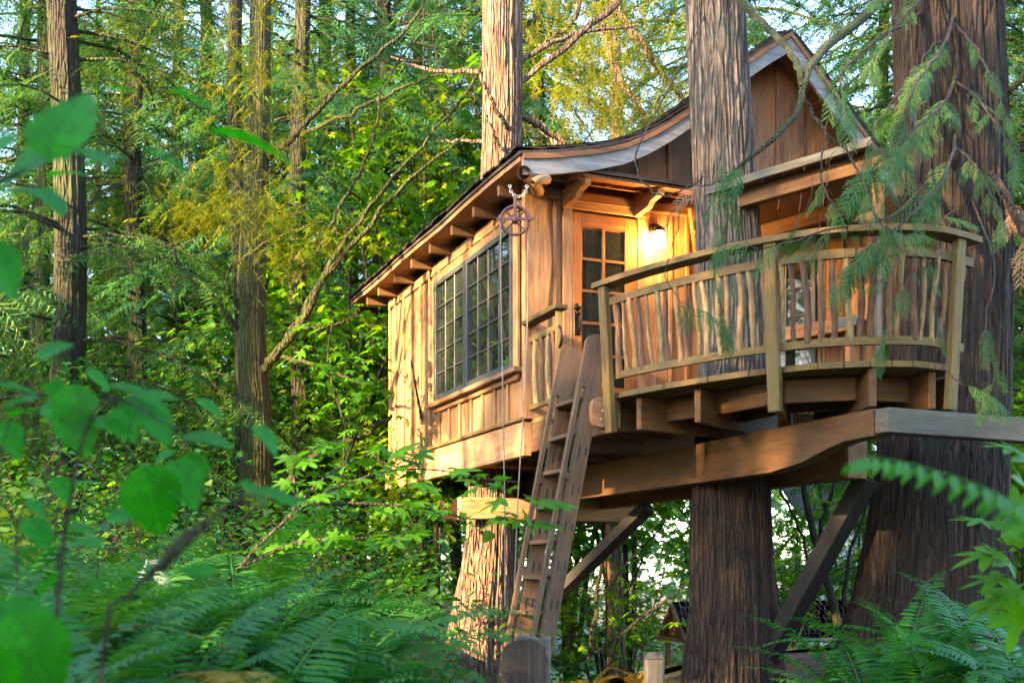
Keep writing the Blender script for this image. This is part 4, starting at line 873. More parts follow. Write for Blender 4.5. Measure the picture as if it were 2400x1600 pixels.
# sprays with sunlight painted in as gold, on the cedar beside the maple
def spray_cloud(name, centers, n, size, mat, parent, spread, seed, down=.5):
    r = np.random.default_rng(seed); L, D, U, S = [], [], [], []
    for c, rad, k in centers:
        for i in range(int(n * k)):
            L.append(np.array(c) + r.normal(0, 1, 3) * rad * np.array([1, 1, .6])); a = r.uniform(0, 6.28); D.append([math.cos(a), math.sin(a), -r.uniform(.1, down * 2)]); U.append([r.normal(0, .3), r.normal(0, .3), 1]); S.append(size * r.uniform(.5, 1.25))
    v, f = spray_mesh(np.array(D), np.array(U), np.array(S), np.array(L)); return stuff(link(name, mesh_np(name, v, f), mat, parent))
GT = pole_tree(560, 15.0, .1, .0, 'bgbark', 'thin cedar behind the mossy maple with sprays painted sunlit gold', 31, None)
spray_cloud('crown', [(P(560, 470, 12.6), .32, 1), (P(630, 500, 12.5), .28, 1), (P(480, 480, 12.7), .3, .6), (P(660, 590, 12.3), .22, .6), (P(420, 500, 12.9), .25, .4), (P(600, 90, 13.2), .5, 1.2), (P(640, 190, 13.0), .35, .8), (P(330, 110, 15.5), .5, .9), (P(390, 230, 15.5), .35, .5), (P(560, 330, 13), .3, .5), (P(770, 560, 12.4), .22, .4)], 150, .24, 'suncedar', GT, 1, 41)
GC = pole_tree(1440, 19.0, .14, .0, 'cedartan', 'cedar behind the roof with drooping branches painted sunlit gold', 33, None)
spray_cloud('crown', [(P(1450, 60, 15.5), .6, 1), (P(1530, 150, 15.5), .5, 1), (P(1350, 180, 15.8), .45, .8), (P(1420, 260, 15.5), .4, .7), (P(1290, 60, 16), .5, .6), (P(1560, 260, 15), .3, .4), (P(1500, 10, 15.5), .6, .7)], 230, .32, 'suncedar', GC, 1, 43, down=1.2)
for ctrl, r in (([P(1400, -60, 15.6), P(1470, 60, 15.5), P(1560, 180, 15.4), P(1610, 250, 15.3)], [.07, .06, .05, .03]), ([P(1410, 40, 15.6), P(1440, 160, 15.5), P(1500, 250, 15.4), P(1520, 310, 15.3)], [.05, .045, .035, .02]), ([P(1380, -40, 15.7), P(1330, 60, 15.6), P(1260, 110, 15.5)], [.04, .03, .015]), ([P(1260, 290, 15), P(1300, 330, 15), P(1350, 360, 15)], [.05, .05, .04])):
    tube_obj('limb', ctrl, r, 'cedartan', GC, wig=.015)
# background conifers
r_ = random.Random(4)
bgl = 'dark conifer with drooping sprays standing in the woods behind'
rows = [(-140, 17.5, 0), (60, 24, 1), (420, 23, 3), (820, 24, 2),  (2290, 21, 1), (2440, 18.5, 3), (2560, 26, 0), (230, 33, 1), (640, 34, 2), (1000, 36, 0),  (2380, 35, 2), (-330, 26, 1), (2760, 30, 1), (-100, 36, 2), (100, 21, 4), (480, 25, 4), (760, 27, 4), (980, 29, 4), (1185, 24, 4), (1180, 31, 4), (1705, 25, 4), (1710, 33, 4), (1262, 22, 4), (1690, 20.5, 4), (2225, 19, 4), (2070, 24, 4), (900, 22, 4), (2130, 22, 4), (2300, 27, 4), (2480, 22, 4), (300, 30, 4)]
for i, (px, Y, var) in enumerate(rows):
    fo = ('conifer2', 'conifer', 'suncedar', 'conifer')[(i * 7 + int(Y)) % 4] if Y < 29 else 'conifer2'; lb = {'conifer': ('dark green conifer with drooping sprays standing in the woods behind', 'dark green conifers in the woods behind'), 'conifer2': ('blue green conifer with drooping sprays standing far back in the woods', 'blue green conifers in the woods behind'), 'suncedar': ('conifer with sprays painted sunlit gold standing in the woods behind', 'sun gold painted conifers in the woods behind')}[fo]
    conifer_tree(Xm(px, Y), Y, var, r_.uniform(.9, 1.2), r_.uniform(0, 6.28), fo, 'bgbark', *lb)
# ---- maples (bright broad leaves)
def maple_crown(seed, clumps, n, size):
    r = np.random.default_rng(seed); L, D, U, S = [], [], [], []
    for (c, rad) in clumps:
        c = np.array(c); k = int(n * rad ** 1.6) + 6
        for i in range(k):
            p = r.normal(0, 1, 3); p /= np.linalg.norm(p) + 1e-6; p *= rad * r.uniform(.15, 1) ** .5; p[2] *= .55; L.append(c + p); a = r.uniform(0, 6.28); D.append([math.cos(a), math.sin(a), -r.uniform(0, .7)]); U.append([r.normal(0, .45), r.normal(0, .45), 1]); S.append(size * r.uniform(.6, 1.2))
    return inst(PLV, PLF, frames(np.array(D), np.array(U), np.array(S)), np.array(L))
def maple_proto(seed, Ht, R, nst=4):
    r = np.random.default_rng(seed); tubes, cl = [], []
    for s in range(nst):
        az = r.uniform(0, 6.28); ln = R * r.uniform(.3, .9); top = np.array([math.cos(az) * ln, math.sin(az) * ln, Ht * r.uniform(.7, 1)]); mid = top * np.array([.3, .3, .5]) + np.append(r.normal(0, .25, 2), 0)
        pts = curve_pts([(0, 0, -.2), mid, top], 12); tubes.append(tube_np(pts, np.linspace(.055, .012, 12), 7))
        for j in range(7):
            u = r.uniform(.35, 1); p = np.array(pts[min(11, int(u * 11))]); q = p + np.append(r.normal(0, .9, 2), r.uniform(-.2, .7)); m_ = (p + q) / 2 + r.normal(0, .12, 3); tubes.append(tube_np(curve_pts([p, m_, q], 6), np.linspace(.018, .005, 6), 5)); cl.append((q, r.uniform(.5, 1.0))); cl.append((m_, r.uniform(.3, .6)))
    return join_np(tubes), cl
MP = []
for i, (Ht, R, n, size) in enumerate(((7, 2.4, 62, .17), (10, 3.0, 60, .2), (4, 1.9, 70, .15))):
    tb_, cl = maple_proto(300 + i, Ht, R, 5 if i < 2 else 4); cv = maple_crown(320 + i, cl, n, size); MP.append((mesh_np('maple_stems', *tb_, True), mesh_np('maple_crown', *cv)))
    MP[-1][0].materials.append(M['bgbark']); MP[-1][1].materials.append(M['maplefar'])
for i, (px, Y, var, sc, dz) in enumerate(((960, 19.5, 1, 1.15, 0), (1080, 23, 1, 1.25, 0), (850, 16.5, 0, .95, 0), (130, 25, 1, 1.1, 0), (330, 27, 1, 1.2, 0), (520, 29, 1, 1.3, 0), (20, 30, 1, 1.3, 0), (640, 21, 0, 1.1, 0), (480, 19, 2, 1.0, 0), (80, 19, 2, 1.1, 0), (1330, 29, 1, 1.55, 0), (1480, 27, 1, 1.45, 0), (1430, 27, 2, 1.0, 0),  (1860, 30, 2, 1.1, 0), (2390, 15, 2, 1.1, 0), (2420, 21, 1, 1.1, 0), (700, 24, 1, 1.1, 0), (1020, 14.8, 2, .8, 0), (420, 15, 2, .7, 0), (250, 16.5, 2, .8, 0), (1750, 31, 2, 1.3, 0),  (2050, 30, 0, 1.2, 0), (1180, 27, 1, 1.3, 0))):
    X = Xm(px, Y); base = Vector((X, Y, ground(X, Y))); t_ = thing('vine_maple', base, 'bright yellow green vine maple with thin stems in the woods behind the treehouse' if px > 800 else 'deep green vine maple with thin stems in the woods behind the mossy maple', 'tree', 'bright vine maples in the woods behind' if px > 800 else 'deep green vine maples in the woods behind')
    mw = Matrix.Translation(base) @ Matrix.Rotation(i * 2.4, 4, 'Z') @ Matrix.Scale(sc, 4); link('trunk', MP[var][0], None, t_, mw); o = stuff(link('crown', MP[var][1], None, t_, mw)); o.material_slots[0].link = 'OBJECT'; o.material_slots[0].material = M['maplefar' if px > 800 else 'coolmaple']  # leaf tint: sunlit copy on the right, shaded copy on the left
# dark stems seen under the deck
US = thing('bare_shrub', G(Xm(1930, 14.5), 14.5), 'dark forked bare stems seen under the deck beside the slanted brace', 'shrub')
for ctrl, r in (([P(1965, 1460, 14.5), P(1935, 1360, 14.5), P(1915, 1270, 14.5), P(1890, 1170, 14.5), P(1882, 1090, 14.5)], [.06, .05, .05, .04, .03]), ([P(1917, 1275, 14.5), P(1935, 1200, 14.6), P(1955, 1120, 14.6), P(1960, 1080, 14.6)], [.035, .03, .025, .02]), ([P(1900, 1330, 14.5), P(1870, 1230, 14.4), P(1835, 1160, 14.4), P(1820, 1100, 14.4)], [.02, .018, .016, .012]), ([P(1985, 1420, 14.5), P(1990, 1300, 14.5), P(2030, 1190, 14.5), P(2050, 1150, 14.5)], [.03, .025, .018, .01]), ([P(1380, 1545, 14), P(1400, 1400, 14), P(1415, 1250, 14), P(1400, 1150, 14)], [.03, .025, .018, .01]), ([P(1350, 1560, 14), P(1450, 1490, 14), P(1560, 1410, 14), P(1620, 1360, 14)], [.022, .02, .016, .01]), ([P(1395, 1420, 14), P(1480, 1310, 14), P(1560, 1220, 14)], [.015, .012, .008])): tube_obj('stem', ctrl, r, 'bgbark', US, wig=.012)
# ---- pale grass sheet, added to brighten the view under the deck
xs_ = np.linspace(1, 30, 24); ys_ = np.linspace(14, 42, 20); struct(link('added_lawn', mesh_np('added_lawn', [(x, y, ground(x, y) + .05) for y in ys_ for x in xs_], [(j * 24 + i, j * 24 + i + 1, (j + 1) * 24 + i + 1, (j + 1) * 24 + i) for j in range(19) for i in range(23)], True), 'added_lawn'))
# ---- far wood and undergrowth
def far_wood():
    r = np.random.default_rng(77); n = 34000; th = r.uniform(0, 1, n); Y = r.uniform(40, 58, n); X = r.uniform(-36, 42, n); z = -3 + 15 * r.uniform(0, 1, n) ** 1.25 * (1 + .25 * np.sin(X * .5)); a = r.uniform(0, 6.28, n); ok = (X < 1) | (X > 17) | (r.uniform(0, 1, n) < .5); X, Y, z, a = X[ok], Y[ok], z[ok], a[ok]; n = len(X)
    v, f = inst(PLV, PLF, frames(np.stack([np.cos(a), np.sin(a), r.uniform(-1, .2, n)], 1), np.stack([r.normal(0, .6, n), r.normal(0, .6, n) - .4, np.ones(n)], 1), r.uniform(.3, .85, n)), np.stack([X, Y, z], 1)); stuff(tag(link('far_wood', mesh_np('far_wood', v, f), 'far'), 'pale green mass of far woodland beyond all the trees', 'woodland', kind='stuff'))
far_wood()
def undergrowth():
    r = np.random.default_rng(78); L, D, U, S = [], [], [], []
    for i in range(900):
        Y = r.uniform(9, 30); X = r.uniform(-.5 * Y - 2, .5 * Y + 2)
        s_, t_ = st((X, Y))
        if (-.8 < s_ < 3 and -4.5 < t_ < 1) or (X > .35 and Y > 10): continue
        c = np.array([X, Y, ground(X, Y)]); h = r.uniform(.3, 1.2) * (1 + .02 * Y)
        for j in range(12): L.append(c + np.array([r.normal(0, .35), r.normal(0, .35), h * r.uniform(.15, 1)])); a = r.uniform(0, 6.28); D.append([math.cos(a), math.sin(a), r.uniform(-.7, .3)]); U.append([r.normal(0, .4), r.normal(0, .4), 1]); S.append(r.uniform(.06, .15))
    v, f = inst(OVV, OVF, frames(np.array(D), np.array(U), np.array(S)), np.array(L)); tag(link('undergrowth', mesh_np('undergrowth', v, f), 'under'), 'leafy green undergrowth covering the forest floor', 'undergrowth', kind='stuff')
undergrowth()
# ================================================================== added sun blockers: unseen conifers, crowns cut open for the sun patches
S3 = np.array(SUNV); e1 = np.array([-S_AZ.y, S_AZ.x, 0]); e1 /= np.linalg.norm(e1); e2 = np.cross(S3, e1)
LIT = [(H(0, 3.9, 3.9), .85), (H(0, 4.2, 3.3), .7), (H(0, 3.7, 4.45), .35), (H(-.2, 4.6, 4.85), .5), (H(-.2, 3.6, 4.9), .3), (H(0, 4.1, 2.6), .45), (H(0, 2.6, 2.65), .22), (H(0, 1.6, 3.2), .16), (H(0, 3.4, 2.9), .3), (H(-.2, 1.6, 4.9), .16), (P(1190, 90, 13.4), .3), (P(1185, 180, 13.4), .28), (P(1175, 290, 13.4), .34), (P(1165, 370, 13.3), .28), (P(1145, 1320, 13.2), .42), (P(1130, 1420, 13.2), .38), (P(1190, 1250, 13.2), .2), (P(1345, 1350, 12.7), .2),
       (P(556, 900, 14.4), .14), (P(562, 1060, 14.4), .14), (P(250, 1250, 6), .3), (P(500, 1350, 5), .22), (P(700, 1250, 7), .3), (P(100, 1400, 4), .2), (P(850, 1300, 7), .2), (P(900, 1090, 5.6), .2), (P(380, 1180, 8), .3), (P(560, 470, 12.6), .75), (P(480, 480, 12.7), .5), (P(650, 540, 12.4), .5), (P(680, 620, 12.3), .35), (P(600, 90, 13.2), .8), (P(640, 190, 13), .5), (P(330, 130, 15.5), .9), (P(770, 560, 12.4), .4), (P(700, 330, 12.6), .4), (P(1450, 100, 15.5), 1.3), (P(1500, 230, 15.5), .9), (P(1330, 120, 15.6), .7), (P(1000, 300, 19), 1.5), (P(1060, 120, 20), 1.5), (P(900, 330, 18), 1.0), (P(730, 1060, 12.1), .3), (P(850, 1010, 12), .25), (P(130, 1180, 11), .35), (P(1380, 1570, 12.5), .4), (P(1310, 330, 15), .4), (P(150, 60, 14.5), .35), (P(1500, 500, 22), 1.0)]
rl = random.Random(21)
LIT += [(P(rl.uniform(30, 1500), rl.uniform(0, 600), rl.uniform(14, 22)), rl.uniform(.4, .95)) for _ in range(64)]
tq = [P(600, y_, 14.5) for y_ in (560, 680, 800, 920, 1040, 1160)]; LIT = [(c_, r2) for k_, (c_, r2) in enumerate(LIT) if k_ < 48 or all(math.hypot(np.dot(c_ - q_, e1), np.dot(c_ - q_, e2)) > r2 + .35 for q_ in tq)]
lu = np.array([[np.dot(p, e1), np.dot(p, e2)] for p, r in LIT]); lr = np.array([r for p, r in LIT])
for i, u, d in [(i, 3.5 - 1.9 * i, 7.5 + 2.2 * ((i * 7) % 3)) for i in range(11)] + [(i, 2.5 - 1.9 * i, 14.5 + 1.5 * (i % 2)) for i in range(8)] + [(3, -13.0, 1.6), (4, -14.8, 3.5), (5, -11.2, 2.6)]:
    pos = e1 * u + np.array([S_AZ.x, S_AZ.y, 0]) * d; base = Vector((pos[0], pos[1], 0)); base.z = ground(base.x, base.y)
    D, U, L, S, limbs = conifer(500 + i + int(d * 10), 15 if d < 13 else 18, .6, 2.7, 300 if i < 8 else 170, spl=.95, step=.30, droop=.45); Lw = L + np.array(base); q = np.stack([Lw @ e1, Lw @ e2], 1)
    dist = np.linalg.norm(q[:, None, :] - lu[None], axis=2) - lr[None] - .32 * S[:, None]; keep = (dist > 0).all(1)  # sprays dropped along the sun paths so chosen patches stay lit
    if i >= 8: keep &= np.random.default_rng(i).uniform(0, 1, len(keep)) < .88
    t_ = thing('conifer_tree', base, 'unseen conifer added to block the sun, crown cut open for sun patches', 'tree', 'added sun blocking conifers')
    stuff(link('crown', crown_mesh('crown', (D, U, L, S, limbs), keep), 'conifer', t_, Matrix.Translation(base))); 
    v, f = tube_np([(0, 0, z) for z in np.linspace(-.3, 15, 8)], np.linspace(.16, .03, 8), 10); link('trunk', mesh_np('trunk', v, f, True), 'bgbark', t_, Matrix.Translation(base))
for i, (x, y, var) in enumerate(((9, 1.5, 0), (12, -3, 1), (7, -6, 2), (14, 5, 3), (6, -11, 2), (9, -8, 3), (-13, 20, 1), (-16, 25, 3), (-18, 17, 0), (-14, 30, 2), (-21, 28, 1), (-20, 7, 2), (-23, 9.5, 0), (-19.5, 11.5, 3))): conifer_tree(x, y, var, 1.0, i * 1.3, 'conifer', 'bgbark', 'unseen conifer added for pane reflections and a dimmer front', 'added unseen conifers')  # out of view, added to darken pane reflections and dim the front light
#PART4
# ================================================================== near cedar boughs
def near_spray():
    """open feathery cedar spray: finger-like side branchlets with gaps, tips drooping"""
    v, f = [], []; r = random.Random(3)
    def strip(p, d, L, w, droop, n=3):
        o = len(v); px_, py_, pz_ = p
        for i in range(n + 1):
            k = i / n; x = px_ + d[0] * L * k + .12 * L * k * k; y = py_ + d[1] * L * k * (1 - .12 * k); z = pz_ - droop * L * k * k; ww = w * (1 - .75 * k); nx, ny = -d[1], d[0]; v.append((x + nx * ww, y + ny * ww, z)); v.append((x - nx * ww, y - ny * ww, z - .3 * ww))
        for i in range(n): a = o + 2 * i; f.append((a, a + 1, a + 3)); f.append((a, a + 3, a + 2))
    strip((0, 0, 0), (1, 0), 1.0, .011, .25, 6)
    for i in range(9):
        x = .08 + .098 * i; z = -.25 * x * x; L = (.40 if i else .25) * (1 - .66 * x)
        for s in (-1, 1):
            a = r.uniform(.72, 1.0); d = (math.cos(a), math.sin(a) * s); xx = x + (.045 if s > 0 else 0); strip((xx, 0, z), d, L, .013, .55)
            for j in range(3):
                q_ = .28 + .22 * j
                for w_ in (-1, 1):
                    b = a * s + w_ * .62; strip((xx + d[0] * L * q_ + .12 * L * q_ * q_, d[1] * L * q_, z - .55 * L * q_ * q_), (math.cos(b), math.sin(b)), L * .30 * (1 - .4 * q_), .0105, .5, 1)
    return np.array(v), np.array(f)
nv, nf = near_spray(); NS = {}
for k in ('spray', 'drybrown'): me = mesh_np('cedar_spray', nv, nf); me.materials.append(M[k]); NS[k] = me
rs = random.Random(12)
def put(mesh, name, parent, pos, d, up, L):
    x, y, z = basis(Vector(d), Vector(up)); mw = Matrix((x, y, z)).transposed().to_4x4() @ Matrix.Scale(L, 4); mw.translation = Vector(pos); return link(name, mesh, None, parent, mw)
def bough(tree, ctrl, r, n, size, mat='twig', fol='spray', u0=.25, hang=.6, side=True):
    o = tube_obj('branch', ctrl, [x_ * (.55 if mat == 'twig' else .8) for x_ in r], mat, tree, n=7, m=22, wig=.006); pts = curve_pts(ctrl, 60)
    n = int(n * .8 + .5)
    for i in range(n):
        u = u0 + (1 - u0) * (i + rs.random() * .8) / n; k = min(58, int(u * 59)); p = pts[k]; d = (pts[k + 1] - pts[k]).normalized(); sd = d.cross(UP)
        if sd.length < .2: sd = Vector((1, 0, 0))
        sd.normalize(); a = rs.uniform(.3, 1.1) * rs.choice((-1, 1)); dd = d * math.cos(a) + sd * math.sin(a) + UP * -rs.uniform(.1, hang * 2)
        put(NS[fol], 'spray', o, p, dd, Vector((rs.gauss(0, .5), -.8 + rs.gauss(0, .4), .6)), size * .85 * rs.uniform(.5, 1.25))
    return o
bough(RT, [P(2180, -80, 9.8), P(2000, 60, 8.7), P(1912, 140, 8.0), P(1880, 212, 7.8), P(1862, 276, 7.7), P(1806, 330, 7.6), P(1740, 385, 7.6), P(1690, 430, 7.6)], [.055, .045, .036, .03, .026, .022, .016, .007], 7, .34, 'mosstwig', u0=.82)
bough(MT, [P(1725, -10, 10.0), P(1790, 60, 9.2), P(1842, 110, 8.4), P(1872, 162, 7.9), P(1882, 215, 7.8)], [.04, .034, .028, .026, .024], 0, .3, 'mosstwig')
bough(RT, [P(1882, 215, 7.8), P(1905, 270, 7.8), P(1937, 318, 7.7), P(1922, 370, 7.6), P(1930, 430, 7.6), P(1950, 480, 7.5), P(1990, 515, 7.5)], [.02, .017, .014, .011, .01, .008, .005], 4, .3, u0=.6)
bough(RT, [P(1937, 318, 7.7), P(1990, 360, 7.7), P(2030, 442, 7.6), P(2055, 510, 7.5), P(2082, 540, 7.5), P(2150, 545, 7.5), P(2240, 490, 7.6)], [.014, .013, .011, .01, .009, .008, .005], 9, .34, u0=.35)
bough(MT, [P(1660, 20, 10.3), P(1560, 220, 9.0), P(1502, 332, 8.2), P(1490, 395, 8.0), P(1519, 442, 7.9), P(1560, 458, 7.8), P(1610, 440, 7.7), P(1650, 415, 7.7)], [.014, .014, .013, .012, .012, .012, .01, .007], 0, .3)
bough(MT, [P(1690, 425, 7.6), P(1640, 440, 7.6), P(1585, 490, 7.6), P(1540, 560, 7.6)], [.01, .009, .007, .004], 4, .3, fol='drybrown', u0=.15, hang=.2)
bough(MT, [P(1690, 430, 7.6), P(1700, 520, 7.6), P(1672, 620, 7.6), P(1690, 720, 7.6), P(1705, 790, 7.6)], [.01, .009, .008, .006, .003], 15, .24, hang=.9, u0=.05)
bough(MT, [P(1602, 460, 7.7), P(1580, 560, 7.6), P(1560, 640, 7.6), P(1590, 700, 7.6), P(1650, 730, 7.6), P(1700, 740, 7.6)], [.007, .006, .006, .005, .004, .003], 7, .26, u0=.6, hang=.9)
bough(RT, [P(2200, 400, 9.8), P(2080, 510, 8.4), P(1950, 535, 7.7), P(1860, 565, 7.6), P(1780, 580, 7.6), P(1740, 560, 7.6)], [.022, .018, .014, .011, .008, .004], 15, .32, u0=.25, hang=.7)
bough(RT, [P(2240, 300, 9.8), P(2220, 400, 8.6), P(2140, 500, 7.7), P(2060, 560, 7.6), P(1990, 620, 7.6)], [.03, .024, .017, .012, .006], 18, .36, u0=.2)
bough(RT, [P(2240, 170, 9.8), P(2220, 230, 8.8), P(2150, 300, 7.9), P(2070, 370, 7.7), P(2000, 430, 7.7)], [.03, .025, .018, .012, .006], 19, .40, u0=.2)
bough(RT, [P(2240, 20, 9.8), P(2210, 110, 8.7), P(2150, 190, 8.1), P(2110, 300, 8.0), P(2080, 400, 7.9)], [.03, .025, .018, .012, .006], 17, .40, u0=.2)
bough(RT, [P(2170, 30, 9.8), P(2060, 90, 8.9), P(1970, 180, 8.2), P(1990, 270, 8.1)], [.03, .025, .014, .006], 12, .40, u0=.3)
bough(RT, [P(2240, 480, 9.8), P(2200, 590, 8.4), P(2130, 650, 7.6), P(2090, 740, 7.5), P(2060, 840, 7.5)], [.014, .011, .008, .006, .003], 11, .25, u0=.3, hang=.7)
bough(RT, [P(2200, 600, 8.0), P(2190, 680, 7.6), P(2200, 760, 7.5), P(2210, 860, 7.5)], [.008, .006, .005, .003], 4, .22, hang=.8)
bough(RT, [P(2260, 420, 9.8), P(2330, 620, 8.5), P(2310, 760, 7.8), P(2330, 880, 7.6), P(2300, 960, 7.6)], [.014, .011, .008, .006, .003], 11, .24, hang=.8, u0=.5)
bough(RT, [P(2200, 770, 7.6), P(2230, 880, 7.6), P(2290, 910, 7.6), P(2320, 930, 7.6)], [.009, .008, .007, .004], 6, .26, u0=.5)
bough(RT, [P(2260, 380, 9.9), P(2330, 420, 9.5), P(2390, 530, 9.2), P(2460, 640, 9.0)], [.06, .05, .035, .025], 5, .4, 'cedarbark', fol='drybrown', u0=.4, hang=1)
bough(RT, [P(2340, 240, 9.8), P(2400, 180, 9.6), P(2470, 100, 9.4)], [.05, .04, .03], 6, .45, u0=.3); bough(RT, [P(2345, 330, 9.8), P(2420, 350, 9.6), P(2500, 320, 9.4)], [.045, .035, .03], 6, .45, u0=.3)
for y0, y1, x1 in ((-40, 120, 2060), (40, 220, 2340), (120, 300, 2050), (180, 330, 2360), (260, 420, 2090), (330, 470, 2330), (-60, 60, 1960), (90, 190, 2140)):
    bough(RT, [P(2220, y0, 9.8), P((2220 + x1) / 2, (y0 + y1) / 2 - 25, 8.9), P(x1, y1, 8.3), P(x1 + (25 if x1 > 2200 else -25), y1 + 80, 8.2)], [.022, .016, .01, .004], 12, .24, u0=.2, hang=.7)
for k in range(14):        # bare hanging twigs
    x, y = rs.uniform(1900, 2120), rs.uniform(330, 560); p0 = P(x, y, 7.6); bough(RT, [p0, p0 + Vector((rs.uniform(-.15, .15), rs.uniform(-.1, .1), -rs.uniform(.12, .3))), p0 + Vector((rs.uniform(-.3, .3), rs.uniform(-.1, .1), -rs.uniform(.3, .6)))], [.005, .004, .002], rs.choice((0, 1, 2)), .22, u0=.6)
# ================================================================== ferns
def frond(a0, a1, npair=36, wide=.15):
    v, f = [], []; N = 40; x = z = 0; path = [(0, 0, a0)]
    for i in range(N): a = a0 + (a1 - a0) * ((i + .5) / N) ** 1.15; x += math.cos(a) / N; z += math.sin(a) / N; path.append((x, z, a))
    def at(u): q = u * N; i = min(N - 1, int(q)); k = q - i; return tuple(path[i][j] * (1 - k) + path[i + 1][j] * k for j in range(3))
    for i in range(10):
        (xa, za, _), (xb, zb, _) = at(i / 10), at((i + 1) / 10); w = .007 * (1 - i / 11); o = len(v); v += [(xa, -w, za), (xa, w, za), (xb, w * .9, zb), (xb, -w * .9, zb)]; f += [(o, o + 1, o + 2), (o, o + 2, o + 3)]
    jr = random.Random(int((a0 * 100 + a1 * 10) * 7))
    for i in range(npair):
        u = .1 + .89 * (i + jr.uniform(-.2, .2) * (i > 0)) / npair; px, pz, a = at(u); jl_ = jr.uniform(.78, 1.1); L = jl_ * wide * min(1, (u + .12) / .32) * (1 - max(0, (u - .35) / .68) ** 1.5) + .006; w = min(.0105, L * .11) + .0015; fx_, fz_ = math.cos(a), math.sin(a); nx, nz = -math.sin(a), math.cos(a); fw = .28 * L
        for s in (-1, 1):
            if jr.random() < .05: continue
            def pt(q, off, lift): return (px + fx_ * (fw * q + off) + nx * lift, s * L * q, pz + fz_ * (fw * q + off) + nz * lift)
            o = len(v); v += [pt(0, 0, 0), pt(.35, -w, .03 * L), pt(.35, w, .0), pt(.75, -w * .8, -.02 * L), pt(.75, w * .8, -.06 * L), pt(1, 0, -.16 * L)]; f += [(o, o + 1, o + 2), (o + 1, o + 3, o + 4), (o + 1, o + 4, o + 2), (o + 3, o + 5, o + 4)]
    return mesh_np('frond', v, f)
def fronds(mat): 
    out = []
    for a0, a1 in ((1.35, -.35), (1.2, -.6), (1.05, -.2), (1.4, .15), (.95, -.75)): me = frond(a0, a1); me.materials.append(M[mat]); out.append(me)
    return out
FR = fronds('fern'); FL = fronds('fernlight'); FG = fronds('goldfern')
def fern(X, Y, L, n, protos, label, group, seed, z=None, arc=(0, 6.283), name='sword_fern'):
    r = random.Random(seed); base = Vector((X, Y, ground(X, Y) if z is None else z)); t_ = thing(name, base, label, 'fern', group)
    for i in range(n):
        az = arc[0] + (arc[1] - arc[0]) * (i + r.uniform(.1, .9)) / n; mw = Matrix.Translation(base) @ Matrix.Rotation(az, 4, 'Z') @ Matrix.Rotation(r.uniform(-.25, .25), 4, 'X') @ Matrix.Rotation(r.uniform(-.2, .22), 4, 'Y') @ Matrix.Scale(L * r.uniform(.7, 1.15), 4)
        link('frond', (FG if protos is FR and r.random() < .012 else protos)[r.randrange(5)], None, t_, mw)
rf = random.Random(5); EXTRA = []
LF = 'sword fern with arching dark fronds in the thicket left of the ladder'
k = 0
for Y, xs, L in ((2.4, (-80, 330, 700), .8), (3.0, (60, 250, 450, 640, 820), .95), (3.7, (-60, 120, 310, 500, 680, 900), 1.15), (4.5, (60, 240, 420, 600, 780, 980), 1.25), (5.4, (-20, 180, 450, 720, 1010), 1.2), (6.4, (80, 300, 560, 820, 1080), 1.2), (7.5, (20, 240, 470, 720, 940), 1.2), (9.0, (-40, 150, 370, 620, 850), 1.2), (10.6, (60, 280, 500, 760), 1.2)):
    for x in xs: k += 1; x += rf.uniform(-50, 50); fern(Xm(x, Y), Y + rf.uniform(-.25, .25), L * rf.uniform(.8, 1.05) * (1 if x < 820 else .62 if x < 980 else .5), 16, FR if k % 2 else FL, LF if k % 2 else 'sword fern with brighter green fronds in the thicket left of the ladder', 'ferns in the thicket' if k % 2 else 'bright ferns in the thicket', k)
for k, (px, Y, L) in enumerate(((1680, 8.4, .7), (1760, 7.9, .7), (1840, 8.3, .55), (1900, 7.4, .6), (1990, 7.9, .75), (2060, 7.0, 1.15), (2140, 7.8, 1.2), (2220, 6.8, 1.15), (2310, 7.4, 1.2), (2400, 6.6, 1.2), (1650, 6.9, .7), (1780, 6.3, .8), (1920, 6.0, .9), (2080, 5.7, .95), (2230, 5.3, .95))): fern(Xm(px, Y), Y, L, 16, FL if k % 3 == 1 else FR, 'bright green sword fern at the foot of the cedar trunks' if k % 3 == 1 else 'deep green sword fern with spreading fronds at the foot of the cedar trunks', 'bright ferns at the cedar trunks' if k % 3 == 1 else 'deep green ferns at the cedar trunks', 100 + k)
for k in range(26):
    px = rs.uniform(-20, 640) if k % 3 else rs.uniform(-20, 330); py = rs.uniform(180, 480) if k % 5 == 0 else rs.uniform(840, 1300); EXTRA.append((px, py, rs.uniform(1.8, 2.9), rs.uniform(60, 125), rs.uniform(-60, 40), rs.uniform(.2, .7)))
fern(Xm(2420, 3.4), 3.4, .95, 13, FL, 'large bright fern with long fronds beside the massive dark cedar', None, 140)
fern(Xm(1375, 12), 12, .75, 9, FG, 'yellowed golden fern on the slope behind the ladder', None, 141, z=ground(Xm(1375, 12), 12) - .02)
fern(Xm(1500, 13), 13.2, .7, 8, FG, 'smaller yellow fern next to the square post', None, 142)
